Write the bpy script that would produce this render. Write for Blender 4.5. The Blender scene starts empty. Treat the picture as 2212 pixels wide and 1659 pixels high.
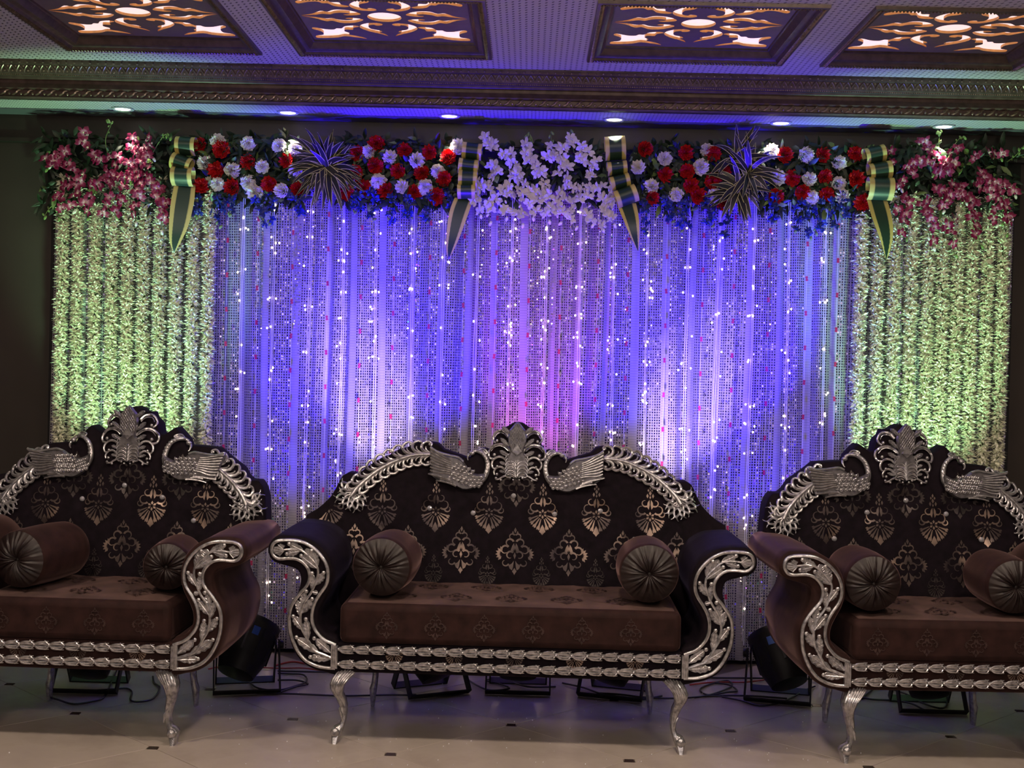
import bpy, bmesh, math, random
from mathutils import Vector, Matrix
R = random.Random(7)
PI = math.pi
scene = bpy.context.scene
COL = scene.collection
sin, cos = math.sin, math.cos

# ---------------------------------------------------------------- camera
FPX = 2850.0
CAMZ = 1.5
_a, _p, _t = 0.01157, 0.01414, 0.0236
_f = Vector((-sin(_a)*cos(_p), cos(_a)*cos(_p), -sin(_p)))
_r0 = Vector((cos(_a), sin(_a), 0))
_u0 = _r0.cross(_f)
_r = _r0*cos(_t) + _u0*sin(_t)
_u = _u0*cos(_t) - _r0*sin(_t)
cd = bpy.data.cameras.new('camera')
cam = bpy.data.objects.new('camera', cd)
COL.objects.link(cam)
cd.sensor_width = 36.0
cd.sensor_fit = 'HORIZONTAL'
cd.lens = FPX/2212*36.0
cd.clip_start = 0.05
M = Matrix((( _r.x, _u.x, -_f.x, 0.0), (_r.y, _u.y, -_f.y, 0.0), (_r.z, _u.z, -_f.z, CAMZ), (0, 0, 0, 1)))
cam.matrix_world = M
scene.camera = cam

def ray(px, py):
    return _f*FPX + _r*(px-1106.0) + _u*(829.5-py)
def atY(px, py, Y):           # measured photo point -> world point on the plane y = Y
    d = ray(px, py)
    return Vector((0, 0, CAMZ)) + d*(Y/d.y)
def atZ(px, py, Z):
    d = ray(px, py)
    return Vector((0, 0, CAMZ)) + d*((Z-CAMZ)/d.z)

# ---------------------------------------------------------------- world and lights
scene.view_settings.view_transform = 'Standard'
scene.view_settings.look = 'None'
scene.view_settings.exposure = 0.18
scene.view_settings.gamma = 1.0
scene.view_settings.use_curve_mapping = False
w = bpy.data.worlds.new('world'); scene.world = w
w.use_nodes = True
w.node_tree.nodes['Background'].inputs[0].default_value = (0.50, 0.42, 0.55, 1)
w.node_tree.nodes['Background'].inputs[1].default_value = 0.012

def area(name, loc, rot, size, power, col):
    l = bpy.data.lights.new(name, 'AREA'); l.energy = power; l.color = col
    l.shape = 'RECTANGLE'; l.size = size[0]; l.size_y = size[1]
    o = bpy.data.objects.new(name, l); o.location = loc; o.rotation_euler = rot
    COL.objects.link(o); return o
def spot(name, loc, target, power, col, deg, blend=0.6, radius=0.03):
    l = bpy.data.lights.new(name, 'SPOT'); l.energy = power; l.color = col
    l.spot_size = math.radians(deg); l.spot_blend = blend; l.shadow_soft_size = radius
    o = bpy.data.objects.new(name, l); o.location = loc
    d = Vector(target)-Vector(loc)
    o.rotation_euler = d.to_track_quat('-Z', 'Y').to_euler()
    COL.objects.link(o); return o

WARM = (1.0, 0.80, 0.62)
# the hall's own ceiling lights, in front of the stage (outside the frame)
for i, x in enumerate((-2.1, 0.0, 2.1)):
    area('hall_ceiling_light', (x, 4.0, 2.90), (0, 0, 0), (0.22, 0.22), 24.0, WARM)
for i, x in enumerate((-1.6, 1.6)):
    area('hall_ceiling_light', (x, 1.2, 2.90), (math.radians(25), 0, 0), (0.7, 0.7), 55.0, WARM)
area('front_fill_light', (0.0, -1.0, 2.1), (math.radians(93), 0, 0), (3.0, 0.8), 20.0, (1.0, 0.85, 0.78))  # added fill, no fixture: level from the front to brighten ceiling and flowers

BLUE = (0.035, 0.006, 1.0)
LAV = (0.62, 0.50, 1.0)
GREEN = (0.46, 1.0, 0.52)
MAG = (0.75, 0.10, 1.0)

# ---------------------------------------------------------------- materials
MATS = {}
def nmat(name):
    m = bpy.data.materials.new(name); m.use_nodes = True
    nt = m.node_tree; b = nt.nodes['Principled BSDF']
    MATS[name] = m
    return m, nt, b
def S(b, **k):
    for key, v in k.items():
        key = key.replace('_', ' ')
        b.inputs[key].default_value = v
def node(nt, t, **k):
    n = nt.nodes.new(t)
    for a, v in k.items(): setattr(n, a, v)
    return n
def link(nt, a, b): nt.links.new(a, b)
def ramp(nt, fac, stops):
    r = node(nt, 'ShaderNodeValToRGB')
    el = r.color_ramp.elements
    el[0].position, el[0].color = stops[0][0], (*stops[0][1], 1)
    el[1].position, el[1].color = stops[-1][0], (*stops[-1][1], 1)
    for p, c in stops[1:-1]:
        e = el.new(p); e.color = (*c, 1)
    link(nt, fac, r.inputs[0]); return r.outputs[0]
def noise(nt, scale, detail=2.0, coord='Object', rough=0.5):
    tc = node(nt, 'ShaderNodeTexCoord'); n = node(nt, 'ShaderNodeTexNoise')
    n.inputs['Scale'].default_value = scale; n.inputs['Detail'].default_value = detail
    n.inputs['Roughness'].default_value = rough
    link(nt, tc.outputs[coord], n.inputs['Vector']); return n.outputs['Fac']
def bump(nt, b, fac, strength, dist):
    bp = node(nt, 'ShaderNodeBump'); bp.inputs['Strength'].default_value = strength
    bp.inputs['Distance'].default_value = dist
    link(nt, fac, bp.inputs['Height']); link(nt, bp.outputs[0], b.inputs['Normal'])
def math_(nt, op, a, bb=None, clamp=False):
    n = node(nt, 'ShaderNodeMath', operation=op); n.use_clamp = clamp
    for i, v in enumerate((a, bb)):
        if v is None: continue
        if isinstance(v, (int, float)): n.inputs[i].default_value = v
        else: link(nt, v, n.inputs[i])
    return n.outputs[0]

def simple(name, col, rough=0.6, metal=0.0, nscale=None, namt=0.25, bscale=None, bstr=0.3, bdist=0.002, **k):
    m, nt, b = nmat(name)
    S(b, Base_Color=(*col, 1), Roughness=rough, Metallic=metal, **k)
    if nscale:
        f = noise(nt, nscale, 3.0)
        lo = tuple(c*(1-namt) for c in col); hi = tuple(min(1, c*(1+namt)) for c in col)
        link(nt, ramp(nt, f, [(0.3, lo), (0.7, hi)]), b.inputs['Base Color'])
    if bscale:
        bump(nt, b, noise(nt, bscale, 3.0), bstr, bdist)
    return m

simple('velvet_dark', (0.007, 0.004, 0.007), 0.8, 0, 30, 0.4, 220, 0.25, 0.001, Specular_IOR_Level=0.12, Sheen_Weight=0.06, Sheen_Roughness=0.3, Sheen_Tint=(0.35, 0.3, 0.6, 1))
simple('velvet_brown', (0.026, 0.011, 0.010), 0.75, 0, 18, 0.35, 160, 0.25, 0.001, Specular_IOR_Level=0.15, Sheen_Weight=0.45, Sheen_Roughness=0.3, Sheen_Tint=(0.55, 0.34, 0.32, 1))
simple('velvet_painted_sheen', (0.085, 0.046, 0.040), 0.75, 0, 9, 0.35, 160, 0.25, 0.001)  # same brown velvet, lighter: grazing sheen of the seat top put into colour
simple('velvet_satin', (0.013, 0.006, 0.006), 0.48, 0.0, 30, 0.4, 90, 0.3, 0.002)
simple('motif_print', (0.24, 0.17, 0.16), 0.38, 0.6, 22, 0.6)
_nt = MATS['motif_print'].node_tree; _b = _nt.nodes['Principled BSDF']
link(_nt, ramp(_nt, noise(_nt, 7.5, 1.5), [(0.36, (0.035, 0.024, 0.028)), (0.52, (0.10, 0.075, 0.07)), (0.68, (0.36, 0.26, 0.21))]), _b.inputs['Base Color'])
simple('motif_seat', (0.050, 0.028, 0.026), 0.45, 0.3, 22, 0.4)
simple('motif_dim', (0.035, 0.026, 0.026), 0.45, 0.5, 16, 0.6)
# old silver leaf: bright ridges, darker hollows
m, nt, b = nmat('silver')
S(b, Metallic=0.80, Roughness=0.27)
f = noise(nt, 60, 4.0)
link(nt, ramp(nt, f, [(0.28, (0.24, 0.23, 0.25)), (0.5, (0.50, 0.49, 0.51)), (0.8, (0.72, 0.70, 0.73))]), b.inputs['Base Color'])
bump(nt, b, noise(nt, 240, 3.0), 0.35, 0.0012)
simple('silver_tarnished', (0.25, 0.24, 0.26), 0.34, 0.75, 50, 0.35, 150, 0.3, 0.002)
simple('button_crystal', (0.85, 0.85, 0.92), 0.12, 0.7)
simple('black_metal', (0.006, 0.006, 0.008), 0.5, 0.2, 40, 0.3)
simple('black_rubber', (0.008, 0.006, 0.008), 0.45)
simple('red_cable', (0.35, 0.03, 0.02), 0.5)
simple('clear_wire', (0.75, 0.75, 0.85), 0.3, 0.0)
simple('red_tape', (0.42, 0.015, 0.08), 0.5)
simple('wood_dark', (0.022, 0.015, 0.013), 0.45, 0.0, 6, 0.3)
simple('wall_paint', (0.042, 0.034, 0.030), 0.35, 0.0, 2.0, 0.2)
simple('wall_side_paint', (0.06, 0.05, 0.045), 0.6, 0.0, 2.0, 0.2)
simple('cornice_bronze', (0.11, 0.075, 0.065), 0.34, 0.25, 30, 0.3)
simple('ornament_bronze', (0.36, 0.27, 0.21), 0.28, 0.7, 50, 0.35)
simple('lattice_face', (0.22, 0.17, 0.17), 0.45, 0.0, 20, 0.1)
simple('lattice_edge', (0.75, 0.42, 0.13), 0.5, 0.0, 30, 0.2)
simple('leaf_green', (0.012, 0.028, 0.012), 0.5, 0.0, 12, 0.6)
simple('leaf_light', (0.16, 0.26, 0.08), 0.45, 0.0, 12, 0.5)
simple('stem_green', (0.05, 0.09, 0.03), 0.5)
simple('carnation_red', (0.55, 0.008, 0.010), 0.6, 0.0, 90, 0.45)
simple('carnation_white', (0.88, 0.84, 0.82), 0.6, 0.0, 90, 0.12)
simple('petal_cream', (0.90, 0.89, 0.72), 0.6, 0.0, 8, 0.15)
simple('orchid_white', (0.70, 0.64, 0.74), 0.5, 0.0, 30, 0.12)
simple('orchid_blue', (0.008, 0.02, 0.20), 0.45, 0.0, 20, 0.6)
simple('floral_foam_board', (0.006, 0.008, 0.006), 0.9)
simple('marble_inset', (0.035, 0.02, 0.018), 0.2)
simple('grout', (0.10, 0.08, 0.07), 0.7)
simple('sequin_white', (0.95, 0.93, 1.0), 0.15, 0.3, Emission_Strength=0.0)
simple('glass_bead', (0.95, 0.95, 1.0), 0.08, 0.9)
simple('downlight_ring', (0.55, 0.55, 0.58), 0.3, 0.2)
simple('sticker_blue', (0.03, 0.10, 0.35), 0.5)

def emis(name, col, strength):
    m, nt, b = nmat(name)
    S(b, Base_Color=(0.8, 0.8, 0.8, 1), Emission_Color=(*col, 1), Emission_Strength=strength)
    return m
emis('bulb_warm', (1.0, 0.72, 0.52), 8.0)
emis('bulb_dim', (0.32, 0.28, 1.0), 3.0)
emis('lens_blue', (0.10, 0.05, 1.0), 2.2)
emis('lens_green', (0.1, 1.0, 0.3), 1.6)
emis('lens_pink', (0.8, 0.15, 1.0), 1.8)
emis('coffer_glow', (1.0, 0.68, 0.64), 0.95)
emis('downlight_glow', (1.0, 0.93, 0.85), 4.5)

# petals that fade from a white throat to magenta tips (colour of the petal itself, by radius)
def attr_petal(name, stops, rough=0.5):
    m, nt, b = nmat(name)
    S(b, Roughness=rough)
    at = node(nt, 'ShaderNodeUVMap')
    sx = node(nt, 'ShaderNodeSeparateXYZ'); link(nt, at.outputs[0], sx.inputs[0])
    link(nt, ramp(nt, sx.outputs[0], stops), b.inputs['Base Color'])
    return m
attr_petal('orchid_magenta', [(0.0, (0.80, 0.70, 0.55)), (0.22, (0.75, 0.45, 0.60)), (0.5, (0.30, 0.008, 0.085)), (1.0, (0.16, 0.004, 0.045))])
# variegated leaves: cream edges, dark middle (u across the blade)
def stripe_leaf(name, edge, mid, w, streak=True):
    m, nt, b = nmat(name)
    S(b, Roughness=0.35)
    uv = node(nt, 'ShaderNodeUVMap')
    sx = node(nt, 'ShaderNodeSeparateXYZ'); link(nt, uv.outputs[0], sx.inputs[0])
    d = math_(nt, 'ABSOLUTE', math_(nt, 'SUBTRACT', sx.outputs[0], 0.5))
    if streak:
        n = node(nt, 'ShaderNodeTexNoise'); n.inputs['Scale'].default_value = 1.0
        mp = node(nt, 'ShaderNodeMapping'); mp.inputs['Scale'].default_value = (60, 1.2, 1)
        link(nt, uv.outputs[0], mp.inputs[0]); link(nt, mp.outputs[0], n.inputs['Vector'])
        d = math_(nt, 'ADD', d, math_(nt, 'MULTIPLY', math_(nt, 'SUBTRACT', n.outputs['Fac'], 0.5), 0.10))
        sh = n.outputs['Fac']
    link(nt, ramp(nt, d, [(w-0.02, mid), (w+0.02, edge)]), b.inputs['Base Color'])
    return m
stripe_leaf('leaf_ribbon', (0.60, 0.50, 0.16), (0.018, 0.045, 0.028), 0.30)
stripe_leaf('leaf_spider', (0.62, 0.58, 0.30), (0.020, 0.022, 0.018), 0.40, False)

# patterned ceiling panel: staggered rows of small dark slots
def slot_pattern(name, col, dark, p=0.021):
    m, nt, b = nmat(name)
    S(b, Roughness=0.55)
    tc = node(nt, 'ShaderNodeTexCoord'); sx = node(nt, 'ShaderNodeSeparateXYZ')
    link(nt, tc.outputs['Object'], sx.inputs[0])
    x = math_(nt, 'DIVIDE', sx.outputs[0], p*1.25)
    y = math_(nt, 'DIVIDE', sx.outputs[1], p*1.7)
    col_i = math_(nt, 'FLOOR', x)
    y2 = math_(nt, 'ADD', y, math_(nt, 'MULTIPLY', col_i, 0.37))
    fx = math_(nt, 'SUBTRACT', math_(nt, 'FRACT', x), 0.5)
    fy = math_(nt, 'SUBTRACT', math_(nt, 'FRACT', y2), 0.5)
    fx = math_(nt, 'ADD', fx, math_(nt, 'MULTIPLY', fy, 0.5))
    dx = math_(nt, 'MULTIPLY', fx, 3.4); dy = math_(nt, 'MULTIPLY', fy, 2.3)
    d = math_(nt, 'ADD', math_(nt, 'MULTIPLY', dx, dx), math_(nt, 'MULTIPLY', dy, dy))
    link(nt, ramp(nt, d, [(0.22, dark), (0.42, col)]), b.inputs['Base Color'])
    bp = node(nt, 'ShaderNodeBump'); bp.inputs['Strength'].default_value = 0.6; bp.inputs['Distance'].default_value = 0.003
    link(nt, math_(nt, 'MINIMUM', d, 0.5), bp.inputs['Height']); link(nt, bp.outputs[0], b.inputs['Normal'])
    return m
slot_pattern('ceiling_panel', (0.66, 0.61, 0.64), (0.10, 0.09, 0.11))
slot_pattern('soffit_panel', (0.50, 0.48, 0.50), (0.07, 0.06, 0.08), 0.015)
simple('soffit_plain', (0.10, 0.10, 0.12), 0.6)

# sheer backdrop cloth with rows of small mirror sequins
def sequin(name, base):
    m, nt, b = nmat(name)
    uv = node(nt, 'ShaderNodeUVMap'); sx = node(nt, 'ShaderNodeSeparateXYZ'); link(nt, uv.outputs[0], sx.inputs[0])
    P = 0.0135
    u = math_(nt, 'DIVIDE', sx.outputs[0], P); v = math_(nt, 'DIVIDE', sx.outputs[1], P)
    iu = math_(nt, 'FLOOR', u); iv = math_(nt, 'FLOOR', v)
    fu = math_(nt, 'SUBTRACT', math_(nt, 'FRACT', u), 0.5); fv = math_(nt, 'SUBTRACT', math_(nt, 'FRACT', v), 0.5)
    d = math_(nt, 'ADD', math_(nt, 'MULTIPLY', fu, fu), math_(nt, 'MULTIPLY', fv, fv))
    dot = math_(nt, 'LESS_THAN', d, 0.105)
    band = math_(nt, 'LESS_THAN', math_(nt, 'FRACT', math_(nt, 'DIVIDE', iu, 13.0)), 0.72)
    dot = math_(nt, 'MULTIPLY', dot, band)
    # cloth
    f = noise(nt, 9, 3.0)
    S(b, Roughness=0.7, Sheen_Weight=0.2)
    cr = ramp(nt, f, [(0.3, tuple(c*0.88 for c in base)), (0.7, base)])
    wv = math_(nt, 'ABSOLUTE', fv)
    cx = node(nt, 'ShaderNodeMixRGB', blend_type='MULTIPLY'); link(nt, cr, cx.inputs[1])
    cx.inputs[0].default_value = 1.0
    link(nt, ramp(nt, wv, [(0.25, (1, 1, 1)), (0.5, (0.72, 0.72, 0.74))]), cx.inputs[2])
    link(nt, cx.outputs[0], b.inputs['Base Color'])
    tr = node(nt, 'ShaderNodeBsdfTranslucent'); link(nt, cx.outputs[0], tr.inputs[0])
    mx = node(nt, 'ShaderNodeMixShader'); mx.inputs[0].default_value = 0.12
    link(nt, b.outputs[0], mx.inputs[1]); link(nt, tr.outputs[0], mx.inputs[2])
    # sequin: small tilted mirror
    cmb = node(nt, 'ShaderNodeCombineXYZ'); link(nt, iu, cmb.inputs[0]); link(nt, iv, cmb.inputs[1])
    wn = node(nt, 'ShaderNodeTexWhiteNoise'); wn.noise_dimensions = '2D'; link(nt, cmb.outputs[0], wn.inputs['Vector'])
    vm = node(nt, 'ShaderNodeVectorMath', operation='SUBTRACT'); link(nt, wn.outputs['Color'], vm.inputs[0]); vm.inputs[1].default_value = (0.5, 0.5, 0.5)
    vs = node(nt, 'ShaderNodeVectorMath', operation='SCALE'); link(nt, vm.outputs[0], vs.inputs[0]); vs.inputs['Scale'].default_value = 0.55
    ge = node(nt, 'ShaderNodeNewGeometry')
    va = node(nt, 'ShaderNodeVectorMath', operation='ADD'); link(nt, ge.outputs['Normal'], va.inputs[0]); link(nt, vs.outputs[0], va.inputs[1])
    vn = node(nt, 'ShaderNodeVectorMath', operation='NORMALIZE'); link(nt, va.outputs[0], vn.inputs[0])
    gl = node(nt, 'ShaderNodeBsdfPrincipled'); S(gl, Base_Color=(0.20, 0.18, 0.34, 1), Metallic=1.0, Roughness=0.22)
    link(nt, vn.outputs[0], gl.inputs['Normal'])
    m2 = node(nt, 'ShaderNodeMixShader'); link(nt, dot, m2.inputs[0])
    link(nt, mx.outputs[0], m2.inputs[1]); link(nt, gl.outputs[0], m2.inputs[2])
    link(nt, m2.outputs[0], nt.nodes['Material Output'].inputs[0])
sequin('sequin_cloth', (0.38, 0.36, 0.40))

# polished pale marble
m, nt, b = nmat('marble_tile')
S(b, Roughness=0.26, Specular_IOR_Level=0.35)
f = noise(nt, 2.2, 6.0, 'Object', 0.6)
link(nt, ramp(nt, f, [(0.3, (0.33, 0.28, 0.25)), (0.52, (0.42, 0.365, 0.325)), (0.7, (0.38, 0.33, 0.30))]), b.inputs['Base Color'])
bump(nt, b, noise(nt, 40, 2.0), 0.05, 0.0006)

# ---------------------------------------------------------------- mesh helpers
class MB:
    def __init__(s): s.v = []; s.f = []; s.m = []; s.uv = []; s.hasuv = False
    def add(s, vs, fs, mi=0, uvs=None):
        o = len(s.v); s.v += [tuple(v) for v in vs]
        for f in fs: s.f.append(tuple(i+o for i in f)); s.m.append(mi)
        if uvs is not None: s.hasuv = True; s.uv += list(uvs)
        else: s.uv += [(0, 0)]*len(vs)
    def box(s, a, b, mi=0):
        x0, y0, z0 = a; x1, y1, z1 = b
        s.add([(x0,y0,z0),(x1,y0,z0),(x1,y1,z0),(x0,y1,z0),(x0,y0,z1),(x1,y0,z1),(x1,y1,z1),(x0,y1,z1)],
              [(0,3,2,1),(4,5,6,7),(0,1,5,4),(1,2,6,5),(2,3,7,6),(3,0,4,7)], mi)
    def tube(s, pts, rad, n=6, mi=0, cap=True, flat=None):
        pts = [Vector(p) for p in pts]
        if len(pts) < 2: return
        L = len(pts); vs = []; fs = []
        up = Vector((0, 1, 0)) if flat is None else Vector(flat)
        prev = None
        for i, p in enumerate(pts):
            t = pts[min(i+1, L-1)]-pts[max(i-1, 0)]
            if t.length < 1e-9: t = Vector((0, 0, 1))
            t.normalize()
            ref = up if abs(t.dot(up)) < 0.95 else Vector((1, 0, 0))
            a = t.cross(ref).normalized() if prev is None or flat is None and abs(t.dot(up)) < 0.95 else (prev - t*prev.dot(t)).normalized()
            b = a.cross(t).normalized(); prev = a
            r = rad[i] if isinstance(rad, (list, tuple)) else rad
            for k in range(n):
                q = 2*PI*k/n
                vs.append(p + a*(r*cos(q)) + b*(r*sin(q)))
        for i in range(L-1):
            for k in range(n):
                k2 = (k+1) % n
                fs.append((i*n+k, i*n+k2, (i+1)*n+k2, (i+1)*n+k))
        if cap:
            fs.append(tuple(range(n))[::-1]); fs.append(tuple((L-1)*n+k for k in range(n)))
        s.add(vs, fs, mi)
    def ball(s, c, r, n=8, m_=5, mi=0):
        if isinstance(r, (int, float)): r = (r, r, r)
        vs = []; fs = []
        for i in range(m_+1):
            th = PI*i/m_
            for k in range(n):
                q = 2*PI*k/n
                vs.append((c[0]+r[0]*sin(th)*cos(q), c[1]+r[1]*sin(th)*sin(q), c[2]+r[2]*cos(th)))
        for i in range(m_):
            for k in range(n):
                k2 = (k+1) % n
                fs.append((i*n+k, (i+1)*n+k, (i+1)*n+k2, i*n+k2))
        s.add(vs, fs, mi)
    def prism(s, poly, y0, y1, mi=0):          # poly in x,z ; extruded along y
        n = len(poly)
        vs = [(x, y0, z) for x, z in poly]+[(x, y1, z) for x, z in poly]
        fs = [tuple(range(n)), tuple(range(2*n-1, n-1, -1))]
        for i in range(n):
            j = (i+1) % n; fs.append((i, i+n, j+n, j))
        s.add(vs, fs, mi)
    def relief(s, poly, y0, th, inset=0.004, mi=0):   # raised plate with a chamfered front (front = -y)
        n = len(poly); a = sum(poly[i][0]*poly[(i+1) % n][1]-poly[(i+1) % n][0]*poly[i][1] for i in range(n))
        sg = 1 if a > 0 else -1
        ins = []
        for i in range(n):
            p0 = Vector(poly[i-1]); p1 = Vector(poly[i]); p2 = Vector(poly[(i+1) % n])
            e1 = (p1-p0); e2 = (p2-p1)
            if e1.length < 1e-9 or e2.length < 1e-9: ins.append(tuple(p1)); continue
            e1.normalize(); e2.normalize()
            nn = Vector((-(e1.y+e2.y), e1.x+e2.x))*sg
            if nn.length < 1e-6: ins.append(tuple(p1)); continue
            nn.normalize(); ins.append(tuple(p1+nn*inset))
        vs = [(x, y0, z) for x, z in poly]+[(x, y0-th*0.5, z) for x, z in poly]+[(x, y0-th, z) for x, z in ins]
        fs = [tuple(range(2*n, 3*n))]
        for lv in range(2):
            for i in range(n):
                j = (i+1) % n; fs.append((lv*n+i, (lv+1)*n+i, (lv+1)*n+j, lv*n+j))
        s.add(vs, fs, mi)
    def lathe(s, prof, n=16, c=(0, 0, 0), mi=0):   # prof (r,z)
        vs = []; fs = []
        for r, z in prof:
            for k in range(n):
                q = 2*PI*k/n; vs.append((c[0]+r*cos(q), c[1]+r*sin(q), c[2]+z))
        for i in range(len(prof)-1):
            for k in range(n):
                k2 = (k+1) % n; fs.append((i*n+k, i*n+k2, (i+1)*n+k2, (i+1)*n+k))
        fs.append(tuple(range(n))[::-1]); fs.append(tuple((len(prof)-1)*n+k for k in range(n)))
        s.add(vs, fs, mi)
    def loft(s, secs, mi=0, cap=True):             # list of rings (same count)
        n = len(secs[0]); vs = [p for r in secs for p in r]; fs = []
        for i in range(len(secs)-1):
            for k in range(n):
                k2 = (k+1) % n; fs.append((i*n+k, i*n+k2, (i+1)*n+k2, (i+1)*n+k))
        if cap: fs.append(tuple(range(n))[::-1]); fs.append(tuple((len(secs)-1)*n+k for k in range(n)))
        s.add(vs, fs, mi)
    def strip(s, pts, widths, side, mi=0, thick=0.0):   # flat blade, uv u across, v along
        vs = []; uvs = []; fs = []
        L = len(pts)
        for i, p in enumerate(pts):
            p = Vector(p); sd = Vector(side[i] if isinstance(side, list) else side).normalized()
            wd = widths[i]
            for k in range(3):
                u = k/2.0
                vs.append(p + sd*(wd*(u-0.5))); uvs.append((u, i/(L-1)))
        for i in range(L-1):
            for k in range(2):
                a = i*3+k; fs.append((a, a+1, a+4, a+3))
        s.add(vs, fs, mi, uvs)
    def xform(s, mat):
        s.v = [tuple(mat @ Vector(v)) for v in s.v]; return s
    def mesh(s, name, mats, smooth=True):
        me = bpy.data.meshes.new(name)
        me.from_pydata(s.v, [], s.f)
        if isinstance(mats, str): mats = [mats]
        for x in mats: me.materials.append(MATS[x])
        me.polygons.foreach_set('material_index', s.m)
        if s.hasuv:
            l = me.uv_layers.new(name='UVMap')
            uv = []
            for lp in me.loops: uv += s.uv[lp.vertex_index]
            l.data.foreach_set('uv', uv)
        me.update()
        if smooth:
            me.polygons.foreach_set('use_smooth', [True]*len(me.polygons))
            try: me.set_sharp_from_angle(angle=math.radians(50))
            except Exception: pass
        return me
    def obj(s, name, mats, parent=None, smooth=True, bevel=None):
        o = link_obj(name, s.mesh(name, mats, smooth), parent)
        if bevel:
            md = o.modifiers.new('bevel', 'BEVEL'); md.width = bevel; md.segments = 3
            md.limit_method = 'ANGLE'; md.angle_limit = math.radians(35)
        return o

def link_obj(name, data, parent=None, loc=None, rot=None, scale=None):
    o = bpy.data.objects.new(name, data); COL.objects.link(o)
    if parent is not None: o.parent = parent
    if loc is not None: o.location = loc
    if rot is not None: o.rotation_euler = rot
    if scale is not None: o.scale = (scale,)*3 if isinstance(scale, (int, float)) else scale
    return o
def tag(o, label=None, cat=None, group=None, kind=None):
    if label: o['label'] = label
    if cat: o['category'] = cat
    if group: o['group'] = group
    if kind: o['kind'] = kind
    return o
def thing(name, label, cat, loc=(0, 0, 0), rz=0.0, group=None):
    o = link_obj(name, None, None, loc, (0, 0, rz)); o.empty_display_size = 0.05
    return tag(o, label, cat, group)
def cr(pts, k=6, closed=False):        # Catmull-Rom
    pts = [tuple(p) for p in pts]; n = len(pts); out = []
    D = len(pts[0])
    rng = range(n if closed else n-1)
    for i in rng:
        if closed: p0, p1, p2, p3 = pts[i-1], pts[i], pts[(i+1) % n], pts[(i+2) % n]
        else: p0, p1, p2, p3 = pts[max(i-1, 0)], pts[i], pts[i+1], pts[min(i+2, n-1)]
        for j in range(k):
            t = j/k; t2 = t*t; t3 = t2*t
            out.append(tuple(0.5*((2*p1[d])+(-p0[d]+p2[d])*t+(2*p0[d]-5*p1[d]+4*p2[d]-p3[d])*t2+(-p0[d]+3*p1[d]-3*p2[d]+p3[d])*t3) for d in range(D)))
    if not closed: out.append(pts[-1])
    return out
def ordinal(i):
    names = ['first','second','third','fourth','fifth','sixth','seventh','eighth','ninth','tenth','eleventh','twelfth','thirteenth','fourteenth','fifteenth','sixteenth','seventeenth','eighteenth','nineteenth','twentieth','twenty-first','twenty-second','twenty-third','twenty-fourth']
    return names[i]
# ================================================================ ROOM
ZC = 2.92      # main ceiling
ZS = 2.745      # lower soffit over the backdrop
YW = 6.86       # back wall
YL = 6.42       # soffit lip
XL, XR = -3.4, 3.4
def struct(o): o['kind'] = 'structure'; return o

# back wall, with a dark timber pelmet band above the flowers
b = MB(); b.box((XL-0.3, YW, 0), (XR+0.3, YW+0.12, 3.1)); struct(b.obj('wall_back', 'wall_paint'))
b = MB(); b.box((XL-0.12, -2.2, 0), (XL, YW, 3.1)); struct(b.obj('wall_left', 'wall_side_paint'))
b = MB(); b.box((XR, -2.2, 0), (XR+0.12, YW, 3.1)); struct(b.obj('wall_right', 'wall_side_paint'))
b = MB(); b.box((XL-0.12, -2.32, 0), (XR+0.12, -2.2, 3.1)); struct(b.obj('wall_front', 'wall_side_paint'))
b = MB(); b.box((XL, YW-0.035, 2.615), (XR, YW, ZS)); b.box((XL, YW-0.05, 2.60), (XR, YW, 2.618))
struct(b.obj('trim_1', 'wood_dark'))

# floor: slab + marble tiles laid on the diagonal with small dark insets at their corners
fl = MB(); fl.box((XL, -2.2, -0.10), (XR, YW, -0.008)); floor = struct(fl.obj('floor', 'grout'))
HX, HY = 0.457, 0.457
ox, oy = -0.49, 5.03
hd = 0.457; cl = 0.020; g = 0.0016
def tile_mesh():
    b = MB(); h = hd-g*1.4; c = cl
    ring = [(h-c, c), (c, h-c), (-c, h-c), (-(h-c), c), (-(h-c), -c), (-c, -(h-c)), (c, -(h-c)), (h-c, -c)]
    n = 8
    vs = [(x, y, -0.008) for x, y in ring]+[(x, y, -0.0012) for x, y in ring]+[(x*(1-0.0035), y*(1-0.0035), 0) for x, y in ring]
    fs = [tuple(range(16, 24))]
    for l in range(2):
        for i in range(8):
            j = (i+1) % 8; fs.append((l*8+i, l*8+j, (l+1)*8+j, (l+1)*8+i))
    b.add(vs, fs); return b.mesh('tile', 'marble_tile', False)
tm = tile_mesh()
ib = MB(); ib.box((-cl+0.002, -cl+0.002, -0.008), (cl-0.002, cl-0.002, 0.0)); im = ib.mesh('floor_inset', 'marble_inset', False)
for i in range(-6, 9):
    for j in range(-9, 5):
        x = ox+HX*i; y = oy+HY*j
        if x < XL+0.1 or x > XR-0.1 or y > YW-0.1: continue
        if (i+j) % 2: link_obj('tile', tm, floor, (x, y, 0))
        else: link_obj('floor_inset', im, floor, (x, y, 0))

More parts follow.
